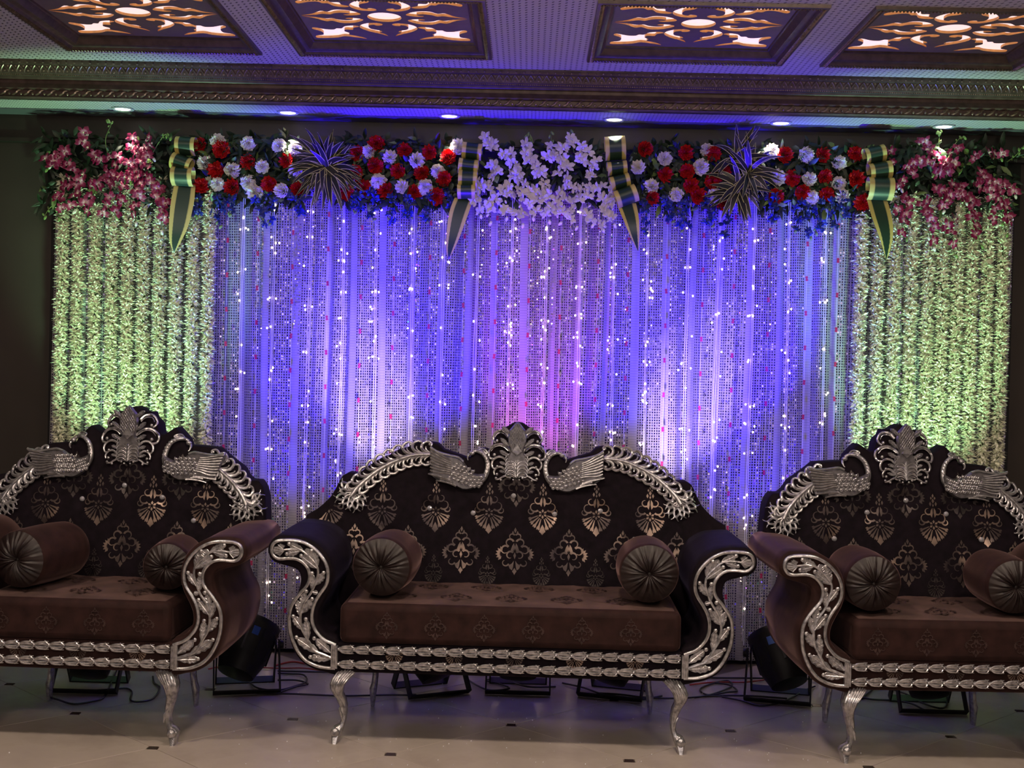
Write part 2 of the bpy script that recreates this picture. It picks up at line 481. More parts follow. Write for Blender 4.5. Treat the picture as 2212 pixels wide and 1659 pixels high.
# ceiling panels around the four coffers
cof = [(a*0.973, c*0.973) for a, c in [(-2.22, -1.31), (-1.11, -0.215), (0.257, 1.16), (1.36, 2.27)]]
CY0, CY1 = 5.14, 6.11
b = MB()
b.box((XL, -2.2, ZC), (XR, CY0, ZC+0.10))
b.box((XL, CY1, ZC), (XR, YW, ZC+0.10))
xs = [XL]+[v for c in cof for v in c]+[XR]
for k in range(0, len(xs), 2): b.box((xs[k], CY0, ZC), (xs[k+1], CY1, ZC+0.10))
ceil = struct(b.obj('ceiling', 'ceiling_panel', None, False))
b = MB(); b.box((XL, YL+0.03, ZS), (XR, YW, ZS+0.16)); struct(b.obj('ceiling_soffit', 'soffit_panel', None, False))
b = MB(); b.box((XL, YL+0.252, ZS-0.006), (XR, YW-0.036, ZS)); struct(b.obj('trim_2', 'soffit_plain', None, False))

# cornice: moulded profile running along the soffit edge, with carved courses
prof = [(YL+0.04, ZS), (YL, ZS), (YL-0.006, ZS+0.008), (YL+0.004, ZS+0.014), (YL+0.004, ZS+0.040), (YL-0.008, ZS+0.044),
        (YL-0.012, ZS+0.050), (YL-0.004, ZS+0.060), (YL+0.004, ZS+0.075), (YL+0.001, ZS+0.088), (YL-0.012, ZS+0.098),
        (YL-0.014, ZS+0.104), (YL-0.028, ZS+0.107), (YL-0.030, ZS+0.112), (YL-0.038, ZS+0.116), (YL-0.055, ZS+0.150),
        (YL-0.066, ZS+0.154), (YL-0.075, ZS+0.170), (YL-0.075, ZC), (YL+0.04, ZC)]
b = MB()
b.loft([[(x, y, z) for y, z in prof] for x in (XL, XR)], 0)
corn = struct(b.obj('trim_3', 'cornice_bronze'))
corn.data.set_sharp_from_angle(angle=math.radians(35))
b = MB()          # running scroll on the bottom course
x = XL
while x < XR:
    b.tube(cr([(x, YL+0.002, ZS+0.016), (x+0.012, YL-0.008, ZS+0.018), (x+0.026, YL-0.011, ZS+0.026), (x+0.034, YL-0.008, ZS+0.037), (x+0.046, YL-0.002, ZS+0.040)], 2), [0.002, 0.004, 0.005, 0.005, 0.005, 0.005, 0.004, 0.003, 0.0015], 5)
    b.tube([(x+0.020, YL+0.001, ZS+0.030), (x+0.030, YL-0.007, ZS+0.036), (x+0.042, YL-0.002, ZS+0.040)][::-1], 0.0028, 4)
    b.ball((x+0.047, YL-0.004, ZS+0.022), 0.0068, 6, 4)
    x += 0.057
b.obj('carved_scroll_course', 'ornament_bronze', corn)['kind'] = 'stuff'
b = MB()          # bead line
x = XL
while x < XR:
    b.ball((x, YL-0.029, ZS+0.110), 0.0042, 5, 3); x += 0.0105
b.obj('bead_course', 'ornament_bronze', corn)['kind'] = 'stuff'
b = MB()          # pointed arches on the frieze
x = XL
def fz(t): return (YL-0.0395-0.016*t, ZS+0.118+0.031*t)
while x < XR:
    for sgn in (-1, 1):
        pts = []
        for k in range(5):
            t = k/4; y, z = fz(t); pts.append((x+sgn*(0.019-0.019*t**1.6), y-0.003, z))
        b.tube(pts, 0.0026, 4)
    y, z = fz(0.25); b.ball((x, y-0.003, z), (0.0055, 0.004, 0.006), 5, 3)
    y, z = fz(0.85); b.ball((x+0.019, y-0.003, z), (0.004, 0.003, 0.005), 5, 3)
    b.ball((x+0.006, YL-0.076, ZS+0.158), (0.006, 0.005, 0.004), 5, 3)
    x += 0.038
b.obj('arched_frieze', 'ornament_bronze', corn)['kind'] = 'stuff'

# ---- coffers with back-lit fretwork
def mir(poly, sx, sy):
    p = [(x*sx, y*sy) for x, y in poly]
    return p
H1 = [(0.375,0.005),(0.32,0.035),(0.275,0.085),(0.245,0.075),(0.21,0.108),(0.165,0.108),(0.125,0.085),(0.100,0.045),(0.13,0.024),(0.165,0.020),(0.18,0.034),(0.155,0.040),(0.15,0.052),(0.18,0.062),(0.215,0.052),(0.24,0.030),(0.27,0.038),(0.31,0.018)]
H2 = [(0.018,0.325),(0.05,0.29),(0.10,0.245),(0.132,0.19),(0.125,0.14),(0.09,0.105),(0.045,0.098),(0.022,0.115),(0.03,0.138),(0.055,0.142),(0.062,0.128),(0.085,0.14),(0.092,0.17),(0.082,0.205),(0.05,0.225),(0.038,0.25),(0.052,0.262),(0.03,0.29)]
H3 = [(0.125,0.385),(0.17,0.365),(0.225,0.345),(0.26,0.37),(0.31,0.385),(0.365,0.385),(0.362,0.345),(0.325,0.325),(0.325,0.265),(0.36,0.225),(0.35,0.195),(0.30,0.225),(0.262,0.228),(0.245,0.205),(0.222,0.205),(0.20,0.165),(0.155,0.15),(0.135,0.168),(0.165,0.19),(0.172,0.225),(0.205,0.225),(0.215,0.255),(0.195,0.285),(0.20,0.315),(0.155,0.345)]
PX, PY = 0.372, 0.420
cu = bpy.data.curves.new('fret', 'CURVE'); cu.dimensions = '2D'; cu.fill_mode = 'BOTH'; cu.extrude = 0.0055
def spl(pts):
    s = cu.splines.new('POLY'); s.points.add(len(pts)-1)
    for i, p in enumerate(pts): s.points[i].co = (p[0], p[1], 0, 1)
    s.use_cyclic_u = True
spl([(-PX, -PY), (PX, -PY), (PX, PY), (-PX, PY)])
spl([(0.074*cos(2*PI*k/28), 0.074*sin(2*PI*k/28)) for k in range(28)])
for sx in (1, -1):
    for sy in (1, -1):
        for H in (H1, H2, H3): spl(mir(cr(H, 3, True), sx*0.965, sy*0.98))
co = bpy.data.objects.new('fret', cu); COL.objects.link(co)
bpy.context.view_layer.update()
fret = bpy.data.meshes.new_from_object(co.evaluated_get(bpy.context.evaluated_depsgraph_get()))
bpy.data.objects.remove(co); fret.name = 'fretwork'
fret.materials.clear(); fret.materials.append(MATS['lattice_face']); fret.materials.append(MATS['lattice_edge'])
for p in fret.polygons: p.material_index = 0 if abs(p.normal.z) > 0.5 else 1; p.use_smooth = False
CW, CD = 0.91*0.973, 0.97
def rect_loft(prof, mb, hx, hy):     # prof: list of (inset, z)
    secs = []
    for ins, z in prof: secs.append([(-hx+ins, -hy+ins, z), (hx-ins, -hy+ins, z), (hx-ins, hy-ins, z), (-hx+ins, hy-ins, z)])
    mb.loft(secs, 0, False)
b = MB(); rect_loft([(-0.012, 0.0), (-0.010, -0.012), (0.004, -0.014), (0.018, -0.008), (0.022, 0.0), (0.030, 0.006), (0.048, 0.010), (0.060, 0.024), (0.066, 0.036), (0.072, 0.038), (0.074, 0.046)], b, CW/2, CD/2)
frm = b.mesh('frame_moulding', 'cornice_bronze'); frm.set_sharp_from_angle(angle=math.radians(30))
b = MB()
for side in range(4):
    L = CW if side % 2 == 0 else CD
    x = -L/2+0.01
    while x < L/2-0.01:
        p = [(x, 0.001, -0.013), (x+0.007, 0.009, -0.016), (x+0.014, 0.017, -0.011)]
        o = CD/2 if side % 2 == 0 else CW/2
        a = side*PI/2
        q = [(px*cos(a)-(py-o)*sin(a), px*sin(a)+(py-o)*cos(a), pz) for px, py, pz in p]
        b.tube(q, [0.002, 0.0035, 0.002], 4)
        x += 0.014
rope = b.mesh('rope_moulding', 'ornament_bronze')
b = MB(); b.box((-PX-0.02, -PY-0.04, 0.0625), (PX+0.02, PY+0.04, 0.075)); glow = b.mesh('light_panel', 'coffer_glow', False)
b = MB(); rect_loft([(0.04, 0.04), (0.04, 0.10)], b, CW/2, CD/2); well = b.mesh('light_well', 'lattice_face', False)
clab = ['lit ceiling coffer with gold scroll fretwork, in the upper left corner', 'lit ceiling coffer with scroll fretwork, just left of the wide plain strip',
        'lit ceiling coffer with scroll fretwork just right of the wide plain ceiling strip', 'lit ceiling coffer with gold scroll fretwork at the upper right, beyond the narrow strip']
for i, (x0, x1) in enumerate(cof):
    t = thing('ceiling_coffer', clab[i], 'ceiling coffer', ((x0+x1)/2, (CY0+CY1)/2, ZC), 0, 'back-lit ceiling coffers')
    sx = (x1-x0)/CW
    for nm, me in (('frame_moulding', frm), ('rope_moulding', rope), ('light_panel', glow), ('light_well', well)):
        link_obj(nm, me, t, None, None, (sx, 1, 1))
    link_obj('fretwork', fret, t, (0, 0, 0.052), None, (sx, 1.0, 1))

# ---- downlights in the soffit
dl = [(263, 233), (622, 242), (972, 254), (1326, 260), (1686, 266), (2043, 270)]
dlab = ['round recessed downlight in the soffit above the left purple orchids', 'round recessed downlight in the soffit above the left carnations', 'round recessed downlight in the soffit above the leaf bow left of the white orchids',
        'round recessed downlight in the soffit above the bright yellow-topped leaf bow', 'round recessed downlight in the soffit above the white carnation beside the right spider plant', 'round recessed downlight in the soffit above the right purple orchids']
b = MB(); b.lathe([(0.054, 0.0), (0.056, -0.004), (0.050, -0.007), (0.042, -0.004), (0.038, 0.001)], 28); ring = b.mesh('trim_ring', 'downlight_ring')
b = MB(); b.lathe([(0.037, -0.0035), (0.020, -0.006), (0.001, -0.007)], 24); lens = b.mesh('lamp_lens', 'downlight_glow')
DLP = []
for i, (px, py) in enumerate(dl):
    p = atZ(px, py, ZS)
    p.y = YL+0.21; p.z = ZS-0.001
    DLP.append(p)
    t = thing('downlight', dlab[i], 'downlight', p, 0, 'downlights in the soffit')
    link_obj('trim_ring', ring, t); link_obj('lamp_lens', lens, t)
# the beam of each downlight lands on a small patch of the flower border
tg = [((295, 370), 12, 30), ((632, 325), 60, 16), ((965, 350), 14, 18), ((1330, 315), 120, 22), ((1662, 335), 50, 18), ((2030, 345), 18, 26)]
for i, (q, pw, dg) in enumerate(tg):
    t = atY(q[0], q[1], 6.63 if i == 3 else 6.70)
    s_ = DLP[i]+Vector((0, -0.03, -0.030))
    spot('downlight_lamp', s_, t, pw, (1.0, 0.88, 0.66), dg+14, 0.6, 0.02)
# ================================================================ BACKDROP
YB = 6.775
def XatB(px, py=700): return atY(px, py, YB).x
# frame that carries cloth and flowers
bx0, bx1 = XatB(114), XatB(2178)
fr = thing('backdrop_frame', 'black timber frame behind the sequinned cloth carrying the flower border', 'stage frame', (0, YB+0.1, 0))
def kid(mb, name, mat, par, **k):
    o = mb.obj(name, mat, par, **k)
    o.matrix_parent_inverse = Matrix.Translation(-Vector(par.location)) if par.rotation_euler.z == 0 else par.matrix_world.inverted()
    return o
for x in (bx0-0.02, -0.8, 0.8, bx1+0.02):
    p = MB(); p.box((x-0.02, YB+0.064, 0), (x+0.02, YB+0.078, 2.60)); kid(p, 'post', 'black_metal', fr)
p = MB(); p.box((bx0-0.04, YB+0.064, 2.56), (bx1+0.04, YB+0.078, 2.60)); kid(p, 'top_rail', 'black_metal', fr)
p = MB(); p.box((bx0-0.06, YB+0.050, 2.33), (bx1+0.06, YB+0.064, 2.625)); kid(p, 'flower_board', 'floral_foam_board', fr)

def cloth(name, xa, xb, label, amp, seed, wl=0.095, shift=0.0):
    rr = random.Random(seed)
    n = int((xb-xa)/0.008); rows = 26; z0, z1 = 0.015, 2.40
    ph = [rr.uniform(0, 6.28) for _ in range(6)]
    vs = []; uvs = []; fs = []
    us = []; prev = None; big = 1.0 if amp > 0.014 else 0.0
    for j in range(rows+1):
        z = z0+(z1-z0)*j/rows; u = 0.0; prev = None
        for i in range(n+1):
            x = xa+(xb-xa)*i/n
            q = 2*PI*x/wl+1.6*sin(2*PI*x/0.83+ph[0])+0.9*sin(2*PI*x/0.37+ph[1])
            a = amp*(0.65+0.35*sin(2*PI*x/0.61+ph[2]))*(0.75+0.25*(1-z/z1))
            y = YB+big*0.018*sin(2*PI*x/0.41+ph[5]+0.8*sin(x*1.9))+a*sin(q+0.25*sin(z*1.7+ph[3]))+0.35*a*sin(2.3*q+ph[4]+0.3*z)
            xx = x+0.35*a*cos(q)+0.006*sin(z*2.1+x*9)
            if prev: u += math.hypot(xx-prev[0], y-prev[1])
            prev = (xx, y)
            if j == 0: us.append(u+shift)
            vs.append((xx, y, z)); uvs.append((us[i], z))
    for j in range(rows):
        for i in range(n):
            a = j*(n+1)+i; fs.append((a, a+1, a+n+2, a+n+1))
    b = MB(); b.add(vs, fs, 0, uvs)
    return tag(b.obj(name, 'sequin_cloth'), label, 'curtain', 'sequinned backdrop curtains')
xc0, xc1 = XatB(470), XatB(1836)
cloth('sequin_curtain', bx0, xc0+0.03, 'white sequinned curtain behind the left flower garlands', 0.012, 3)
cloth('sequin_curtain', xc0, xc1, 'wide pleated white sequinned curtain lit violet in the centre of the stage', 0.017, 5)
cloth('sequin_curtain', xc1-0.03, bx1, 'white sequinned curtain behind the right flower garlands', 0.012, 9)

# loose glinting sequin drops in front of the cloth (top and foot), too many to count
b = MB()
def flake(b, c, s, rr):
    m = Matrix.Rotation(rr.uniform(-0.7, 0.7), 3, 'Z') @ Matrix.Rotation(rr.uniform(-0.7, 0.7), 3, 'X')
    b.add([Vector(c)+m @ Vector(v) for v in ((-s, 0, -s), (s, 0, -s), (s, 0, s), (-s, 0, s))], [(0, 1, 2, 3)])
rr = random.Random(11)
for k in range(40):
    x = rr.uniform(xc0+0.03, xc1-0.03); z = rr.uniform(2.15, 2.33); n = rr.randint(12, 52)
    for i in range(n):
        flake(b, (x+rr.uniform(-.002, .002), YB-0.030, z-0.0165*i), 0.0036, rr)
for k in range(26):
    x = rr.choice((rr.uniform(-1.42, -1.12), rr.uniform(1.05, 1.35), rr.uniform(xc0, xc1))); z = rr.uniform(0.45, 0.62); n = rr.randint(10, 26)
    for i in range(n):
        flake(b, (x+rr.uniform(-.004, .004), YB-0.035, z-0.0165*i), 0.0036, rr)
o = b.obj('sequin_drops', 'glass_bead', None, False); tag(o, 'hundreds of glinting sequins sprinkled over the violet centre curtain', 'sequins', None, 'stuff')

# ---- strings of red tabs
rx = [492, 557, 632, 708, 780, 850, 927, 1000, 1069, 1140, 1208, 1288, 1352, 1435, 1513, 1580, 1655, 1736, 1802]
b = MB(); b.box((-0.0062, -0.002, -0.012), (0.0062, 0.002, -0.0015)); b.box((-0.0062, -0.002, 0.0015), (0.0062, 0.002, 0.012)); b.box((-0.003, -0.0025, -0.003), (0.003, 0.0025, 0.003)); tabm = b.mesh('red_tab', 'red_tape', False)
for i, px in enumerate(rx):
    x = XatB(px)
    t = thing('tab_string', 'clear thread with small red tabs on the violet curtain, %s from the left' % ordinal(i), 'decorative string', (x, YB-0.040, 2.38), 0, 'red tab strings on the curtain')
    m = MB(); m.tube([(0, 0, 0), (0.002, 0, -1.1), (0, 0, -2.3)], 0.0011, 4); m.obj('thread', 'clear_wire', t)
    z = -0.10-0.16*((i*7) % 5)/5
    while z > -2.28:
        link_obj('red_tab', tabm, t, (0.001, -0.002, z), (0, R.uniform(-.12, .12), R.uniform(-.3, .3))); z -= 0.176

# ---- fairy lights
fx = [528, 594, 670, 741, 813, 892, 958, 1029, 1101, 1175, 1249, 1323, 1395, 1481, 1545, 1620, 1695, 1775]
b = MB(); b.ball((0, 0, 0), (0.0043, 0.0043, 0.0056), 6, 4); bulb = b.mesh('bulb', 'bulb_warm')
b = MB(); b.ball((0, 0, 0), 0.004, 6, 4); bulbb = b.mesh('bulb', 'bulb_dim')
for i, px in enumerate(fx):
    rr = random.Random(100+i)
    x = XatB(px)
    t = thing('fairy_light_string', 'warm white fairy light string hanging down the violet curtain, %s from the left' % ordinal(i), 'fairy lights', (x, YB-0.062, 2.36), 0, 'fairy light strings on the curtain')
    m = MB()
    for sgn in (-1, 1):
        pts = []
        z = 0.0
        while z > -2.32:
            pts.append((sgn*rr.uniform(0.0015, 0.0065)+0.004*sin(z*2.2+i), rr.uniform(-.003, .003), z)); z -= rr.uniform(0.12, 0.24)
        m.tube(cr(pts, 3), 0.0018, 4)
    z = -rr.uniform(0.08, 0.2); 
    while z > -2.27:
        k = rr.choice((1, 1, 2, 2, 3))
        for q in range(k):
            dx = rr.uniform(-0.028, 0.028); zz = z+rr.uniform(-0.015, 0.015)
            ax = 0.004*sin(zz*2.2+i)
            m.tube([(ax, 0, zz+0.01), (dx*0.7, -0.004, zz+0.004), (dx, -0.006, zz)], 0.0008, 3)
            link_obj('bulb', bulb, t, (dx, -0.007, zz))
        z -= rr.choice((0.05, 0.10, 0.14, 0.22))
    m.obj('wire', 'clear_wire', t)

# ---- blossom garlands left and right
def blossom(seed):
    rr = random.Random(seed); b = MB()
    for k in range(96):
        a = rr.uniform(0, 2*PI); el = rr.uniform(-0.75, 0.9)
        L = rr.uniform(0.032, 0.050); wd = rr.uniform(0.006, 0.010)
        d = Vector((cos(a)*cos(el), sin(a)*cos(el), sin(el)*0.9)); z0 = rr.uniform(-0.022, 0.022)
        if d.y > 0.55: continue
        s_ = d.cross(Vector((0, 0, 1))).normalized()
        if rr.random() < 0.5: s_ = (s_+Vector((0, 0, 1))*rr.uniform(-1, 1)).normalized()
        n_ = d.cross(s_)
        o = Vector((0, 0, z0))+d*0.006
        b.add([o, o+d*L*0.55+s_*wd, o+d*L+n_*0.003, o+d*L*0.55-s_*wd], [(0, 1, 2), (0, 2, 3)])
    return b.mesh('blossom', 'petal_cream', False)
BL = [blossom(s) for s in range(8)]
lx = [140, 174, 211, 248, 281, 315, 350, 385, 420, 454]
rx2 = [1850, 1887, 1922, 1959, 1995, 2026, 2057, 2089, 2121, 2154]
for side, xs_ in (('left', lx), ('right', rx2)):
    for i, px in enumerate(xs_):
        rr = random.Random(px)
        x = XatB(px)
        t = thing('flower_garland', 'thick cream blossom garland hanging in the %s green-lit panel, %s from its left edge' % (side, ordinal(i)), 'garland', (x, YB-0.05, 2.40), 0, 'cream blossom garlands, %s panel' % side)
        m = MB(); m.tube([(0, 0, 0), (0, 0, -2.36)], 0.008, 6); m.obj('cord', 'stem_green', t)
        z = -0.02
        while z > -2.34:
            link_obj('blossom', rr.choice(BL), t, (rr.uniform(-.003, .003), -0.004, z), (0, 0, rr.uniform(-.5, .5)), (rr.uniform(0.80, 0.98), 0.95, 1.0))
            z -= 0.043

# ================================================================ FLOWER BORDER
YF = 6.72
def carnation(seed, mat):
    rr = random.Random(seed); b = MB()
    for L in range(7):
        op = 1.42-0.2*L; n = 22-2*L; rad = 0.047*(0.98-0.035*L)
        vs = [(0, 0.012-0.004*L, 0)]; k2 = []
        for k in range(n):
            a = 2*PI*k/n+rr.uniform(-.09, .09)
            r = rad*rr.uniform(0.86, 1.06)*(1.0 if k % 2 else 0.86)
            rc = r*sin(op); h = r*cos(op)+(0.006 if k % 2 else -0.006)
            rm = rc*0.6; 
            vs.append((rm*cos(a), -0.004*L-h*0.55+0.008, rm*sin(a)))
            vs.append((rc*cos(a), -h-0.003*L+rr.uniform(-.003, .003), rc*sin(a)))
        fs = []
        for k in range(n):
            a, c = 1+2*k, 1+2*((k+1) % n)
            fs.append((0, a, c)); fs.append((a, a+1, c+1, c))
        b.add(vs, fs)
    return b.mesh('petals', mat, False)
CR_ = [carnation(s, 'carnation_red') for s in range(3)]
CW_ = [carnation(s+10, 'carnation_white') for s in range(3)]
b = MB(); b.lathe([(0.004, -0.05), (0.009, -0.03), (0.014, -0.008), (0.018, 0.006)], 8); b.xform(Matrix.Rotation(PI/2, 4, 'X')); calyx = b.mesh('calyx', 'stem_green')

reds = {0: [(478,323),(537,349),(466,367),(434,402),(502,405),(434,313),(620,347),(583,398),(644,410)],
        1: [(773,332),(814,312),(810,358),(766,375),(860,370),(875,325),(912,374),(928,330),(971,340),(959,386),(785,405),(834,411),(895,415),(942,425),(744,414)],
        2: [(1391,323),(1482,330),(1436,377),(1484,370),(1540,332),(1561,370),(1540,392),(1493,402),(1508,423),(1407,427),(1566,439)],
        3: [(1693,335),(1777,335),(1847,334),(1712,385),(1781,382),(1850,387),(1673,425),(1733,415),(1786,420),(1864,437)]}
whites = {0: [(470,305),(536,311),(443,353),(567,361),(500,368),(469,398),(536,395),(551,416),(610,412),(605,316),(640,322),(640,369)],
          1: [(799,327),(842,340),(900,348),(947,370),(818,392),(868,404),(920,404),(989,318),(757,398)],
          2: [(1436,344),(1527,324),(1378,362),(1513,361),(1408,404),(1461,421),(1544,423)],
          3: [(1665,327),(1739,334),(1812,352),(1680,383),(1747,387),(1812,397),(1752,427),(1820,424)]}
secn = ['left of the left spider plant', 'right of the left spider plant', 'left of the right spider plant', 'right of the right spider plant']
def rowof(py): return 0 if py < 345 else (1 if py < 388 else 2)
rown = ['top', 'middle', 'bottom']
for cname, dat, meshes in (('red', reds, CR_), ('white', whites, CW_)):
    for sec, pts in dat.items():
        rows = {0: [], 1: [], 2: []}
        for p in pts: rows[rowof(p[1]-0.023*(p[0]-1140)*0.6)].append(p)
        for rw, ps in rows.items():
            ps.sort()
            for i, (px, py) in enumerate(ps):
                p = atY(px, py, YF-0.03+R.uniform(-.01, .01))
                where = ('%s carnation %sin the %s row, %s' % (cname, '' if len(ps) == 1 else ordinal(i)+' from left ', rown[rw], secn[sec]))
                t = thing('carnation', where, 'carnation', p, 0, 'carnations in the flower border')
                t.rotation_euler = (R.uniform(-.35, .35), R.uniform(0, 6), R.uniform(-.4, .4))
                s_ = R.uniform(0.94, 1.12)*(0.98 if cname == 'red' else 0.95); t.scale = (s_,)*3
                link_obj('petals', meshes[(px+py) % 3], t); link_obj('calyx', calyx, t)

# ---- foliage packed behind the flowers
def leafcard(b, p, d, L, wd, mi=0, droop=0.3, up=None):
    d = Vector(d).normalized(); s_ = d.cross(Vector((R.uniform(-.5, .5), -1, R.uniform(-.5, .5)))).normalized(); n_ = s_.cross(d)
    P0 = Vector(p); 
    pts = [P0, P0+d*L*0.35+n_*L*0.05, P0+d*L*0.7+n_*L*0.03-Vector((0, 0, droop*L*0.1)), P0+d*L-Vector((0, 0, droop*L*0.3))]
    ws = [0.15, 1.0, 0.75, 0.02]
    vs = []; fs = []
    for q, w_ in zip(pts, ws):
        vs += [q-s_*wd*w_*0.5, q+n_*wd*0.12*w_, q+s_*wd*w_*0.5]
    for i in range(3):
        for k in range(2): a = i*3+k; fs.append((a, a+1, a+4, a+3))
    b.add(vs, fs, mi)
def foliage(xa, xb, ya, yb, n, label, seed, ln=(0.04, 0.085)):
    st = random.getstate()
    b = MB(); rr = random.Random(seed)
    for k in range(n):
        px = rr.uniform(xa, xb); py = rr.uniform(ya, yb)
        p = atY(px, py, rr.uniform(YF-0.03, YF+0.045))
        a = rr.uniform(0, 2*PI)
        leafcard(b, p, (cos(a), rr.uniform(-0.9, 0.1), sin(a)-0.2), rr.uniform(*ln), rr.uniform(0.016, 0.03), 0 if rr.random() < 0.95 else 1)
    o = b.obj('foliage', ['leaf_green', 'leaf_light']); tag(o, label, 'foliage', None, 'stuff'); return o
foliage(88, 372, 292, 448, 420, 'dark green leaves packed around the far left purple orchids', 1)
foliage(415, 660, 296, 440, 620, 'dark green leaves behind the carnations left of the left spider plant', 2)
foliage(740, 985, 300, 444, 620, 'dark green leaves behind the carnations right of the left spider plant', 3)
foliage(1025, 1320, 312, 440, 380, 'dark green leaves behind the white orchids in the centre', 4)
foliage(1365, 1580, 312, 448, 560, 'dark green leaves behind the carnations left of the right spider plant', 5)
foliage(1640, 1880, 316, 454, 600, 'dark green leaves behind the carnations right of the right spider plant', 6)
foliage(1925, 2195, 312, 456, 420, 'dark green leaves packed around the far right purple orchids', 7)

# ---- orchids
def orchid(seed, mat, size=0.036):
    rr = random.Random(seed); b = MB()
    def petal(a, L, wd, cup):
        d = Vector((cos(a), 0, sin(a))); s_ = Vector((-sin(a), 0, cos(a))); f = Vector((0, -1, 0))
        rows = [(0.0, 0.12), (0.35, 0.85), (0.7, 0.95), (1.0, 0.12)]
        vs = []; uv = []; fs = []
        for t, w_ in rows:
            c = d*(L*t)+f*(cup*sin(t*2.2)+0.002)
            for k in (-1, 0, 1):
                vs.append(c+s_*(wd*w_*k*0.5)+f*(0.003 if k == 0 else 0)); uv.append((t, 0.5))
        for i in range(3):
            for k in range(2): q = i*3+k; fs.append((q, q+1, q+4, q+3))
        b.add(vs, fs, 0, uv)
    for k in range(3): petal(PI/2+k*2*PI/3+rr.uniform(-.15, .15), size*rr.uniform(.9, 1.1), size*0.52, rr.uniform(0, .012))
    for a in (0.25, PI-0.25): petal(a+rr.uniform(-.15, .15), size*rr.uniform(.9, 1.05), size*0.72, rr.uniform(0, .010))
    # lip and column
    b.ball((0, -0.008, 0), (size*0.12, size*0.2, size*0.12), 6, 4)
    vs = [(0, -0.006, 0.0), (-size*0.22, -0.016, -size*0.22), (0, -0.024, -size*0.12), (size*0.22, -0.016, -size*0.22), (0, -0.020, -size*0.48)]
    b.add(vs, [(0, 1, 2), (0, 2, 3), (1, 4, 2), (2, 4, 3)], 0, [(0.1, .5), (0.8, .5), (0.5, .5), (0.8, .5), (1, .5)])
    return b.mesh('orchid_flower', mat)
OM = [orchid(s, 'orchid_magenta') for s in range(5)]
OW = [orchid(s+20, 'orchid_white', 0.038) for s in range(5)]
OB = [orchid(s+40, 'orchid_blue', 0.030) for s in range(3)]
b = MB(); b.ball((0, 0, 0), (0.007, 0.007, 0.013), 6, 5); BUDG = b.mesh('bud', 'leaf_light')
b = MB(); b.ball((0, 0, 0), (0.008, 0.008, 0.014), 6, 5); BUDM = b.mesh('bud', 'orchid_blue' if False else 'carnation_white')
def spray(name, label, cat, group, path, meshes, nfl, bud, seed, spread=0.02, stem='stem_green', sc=(0.85, 1.15), budn=3, Y=None):
    rr = random.Random(seed); Y0 = Y or YF-0.035
    if path[-1][1] > 430 and 'orchid_spray' == name: path = path[:-1]+[(path[-1][0], path[-1][1]+18)]
    pts = [atY(px, py, Y0-0.012*i) for i, (px, py) in enumerate(path)]
    t = thing(name, label, cat, pts[0], 0, group)
    loc = [tuple(p-pts[0]) for p in pts]
    m = MB(); c = cr(loc, 5); m.tube(c, [0.0028-0.0016*i/len(c) for i in range(len(c))], 5); m.obj('stem', stem, t)
    N = len(c)
    for k in range(nfl):
        s_ = (k+0.3)/nfl*0.88
        q = Vector(c[min(N-1, int(s_*N))])
        off = Vector((rr.uniform(-1, 1)*spread, -0.012-rr.uniform(0, 0.02), rr.uniform(-1, 1)*spread*0.8))
        link_obj('orchid_flower', rr.choice(meshes), t, q+off, (rr.uniform(-.7, .5), rr.uniform(-.9, .9), rr.uniform(-.9, .9)), rr.uniform(*sc))
    for k in range(budn):
        q = Vector(c[N-1-k*2])
        link_obj('bud', bud, t, q+Vector((0.008*(-1)**k, -0.004, 0)), (0, rr.uniform(-.8, .8), 0), 1-0.15*k)
    return t
LP = [ # far left orchids: from root outwards
 ([(150,330),(120,335),(105,360)], 5,'reaching out highest at the far left'),
 ([(170,360),(130,355),(98,368)], 5,'spreading left at the far left end'),
 ([(190,320),(175,300),(185,292)], 4,'standing up near the left end'),
 ([(160,390),(130,420),(125,455)], 6,'hanging lowest at the far left end'),
 ([(185,380),(165,415),(158,440)], 6,'hanging second from the left end'),
 ([(215,400),(200,425),(188,455)], 5,'hanging left of the middle of the left group'),
 ([(245,370),(235,420),(228,470)], 7,'hanging in the middle of the left group'),
 ([(270,390),(262,430),(250,452)], 5,'short, just right of the middle of the left group'),
 ([(300,380),(298,430),(291,466)], 7,'hanging right of the middle of the left group'),
 ([(320,370),(345,410),(352,450)], 7,'hanging beside the far left leaf bow'),
 ([(335,400),(350,440),(347,484)], 6,'hanging lowest beside the far left leaf bow'),
 ([(305,345),(290,320),(296,300)], 6,'brightly lit, standing near the far left leaf bow'),
 ([(325,340),(325,315),(318,298)], 5,'standing upright next to the far left leaf bow'),
 ([(260,350),(225,345),(208,338)], 6,'lying across the middle of the left group'),
 ([(285,370),(300,355),(330,345)], 6,'lying toward the far left leaf bow'),
 ([(240,385),(262,380),(280,395)], 6,'at the heart of the left group'),
]
for i, (pth, n, wh) in enumerate(LP):
    spray('orchid_spray', 'purple orchid spray with white throats, %s' % wh, 'orchid', 'purple orchid sprays, left', pth, OM, n, BUDG if i % 2 else BUDM, 200+i, 0.026)
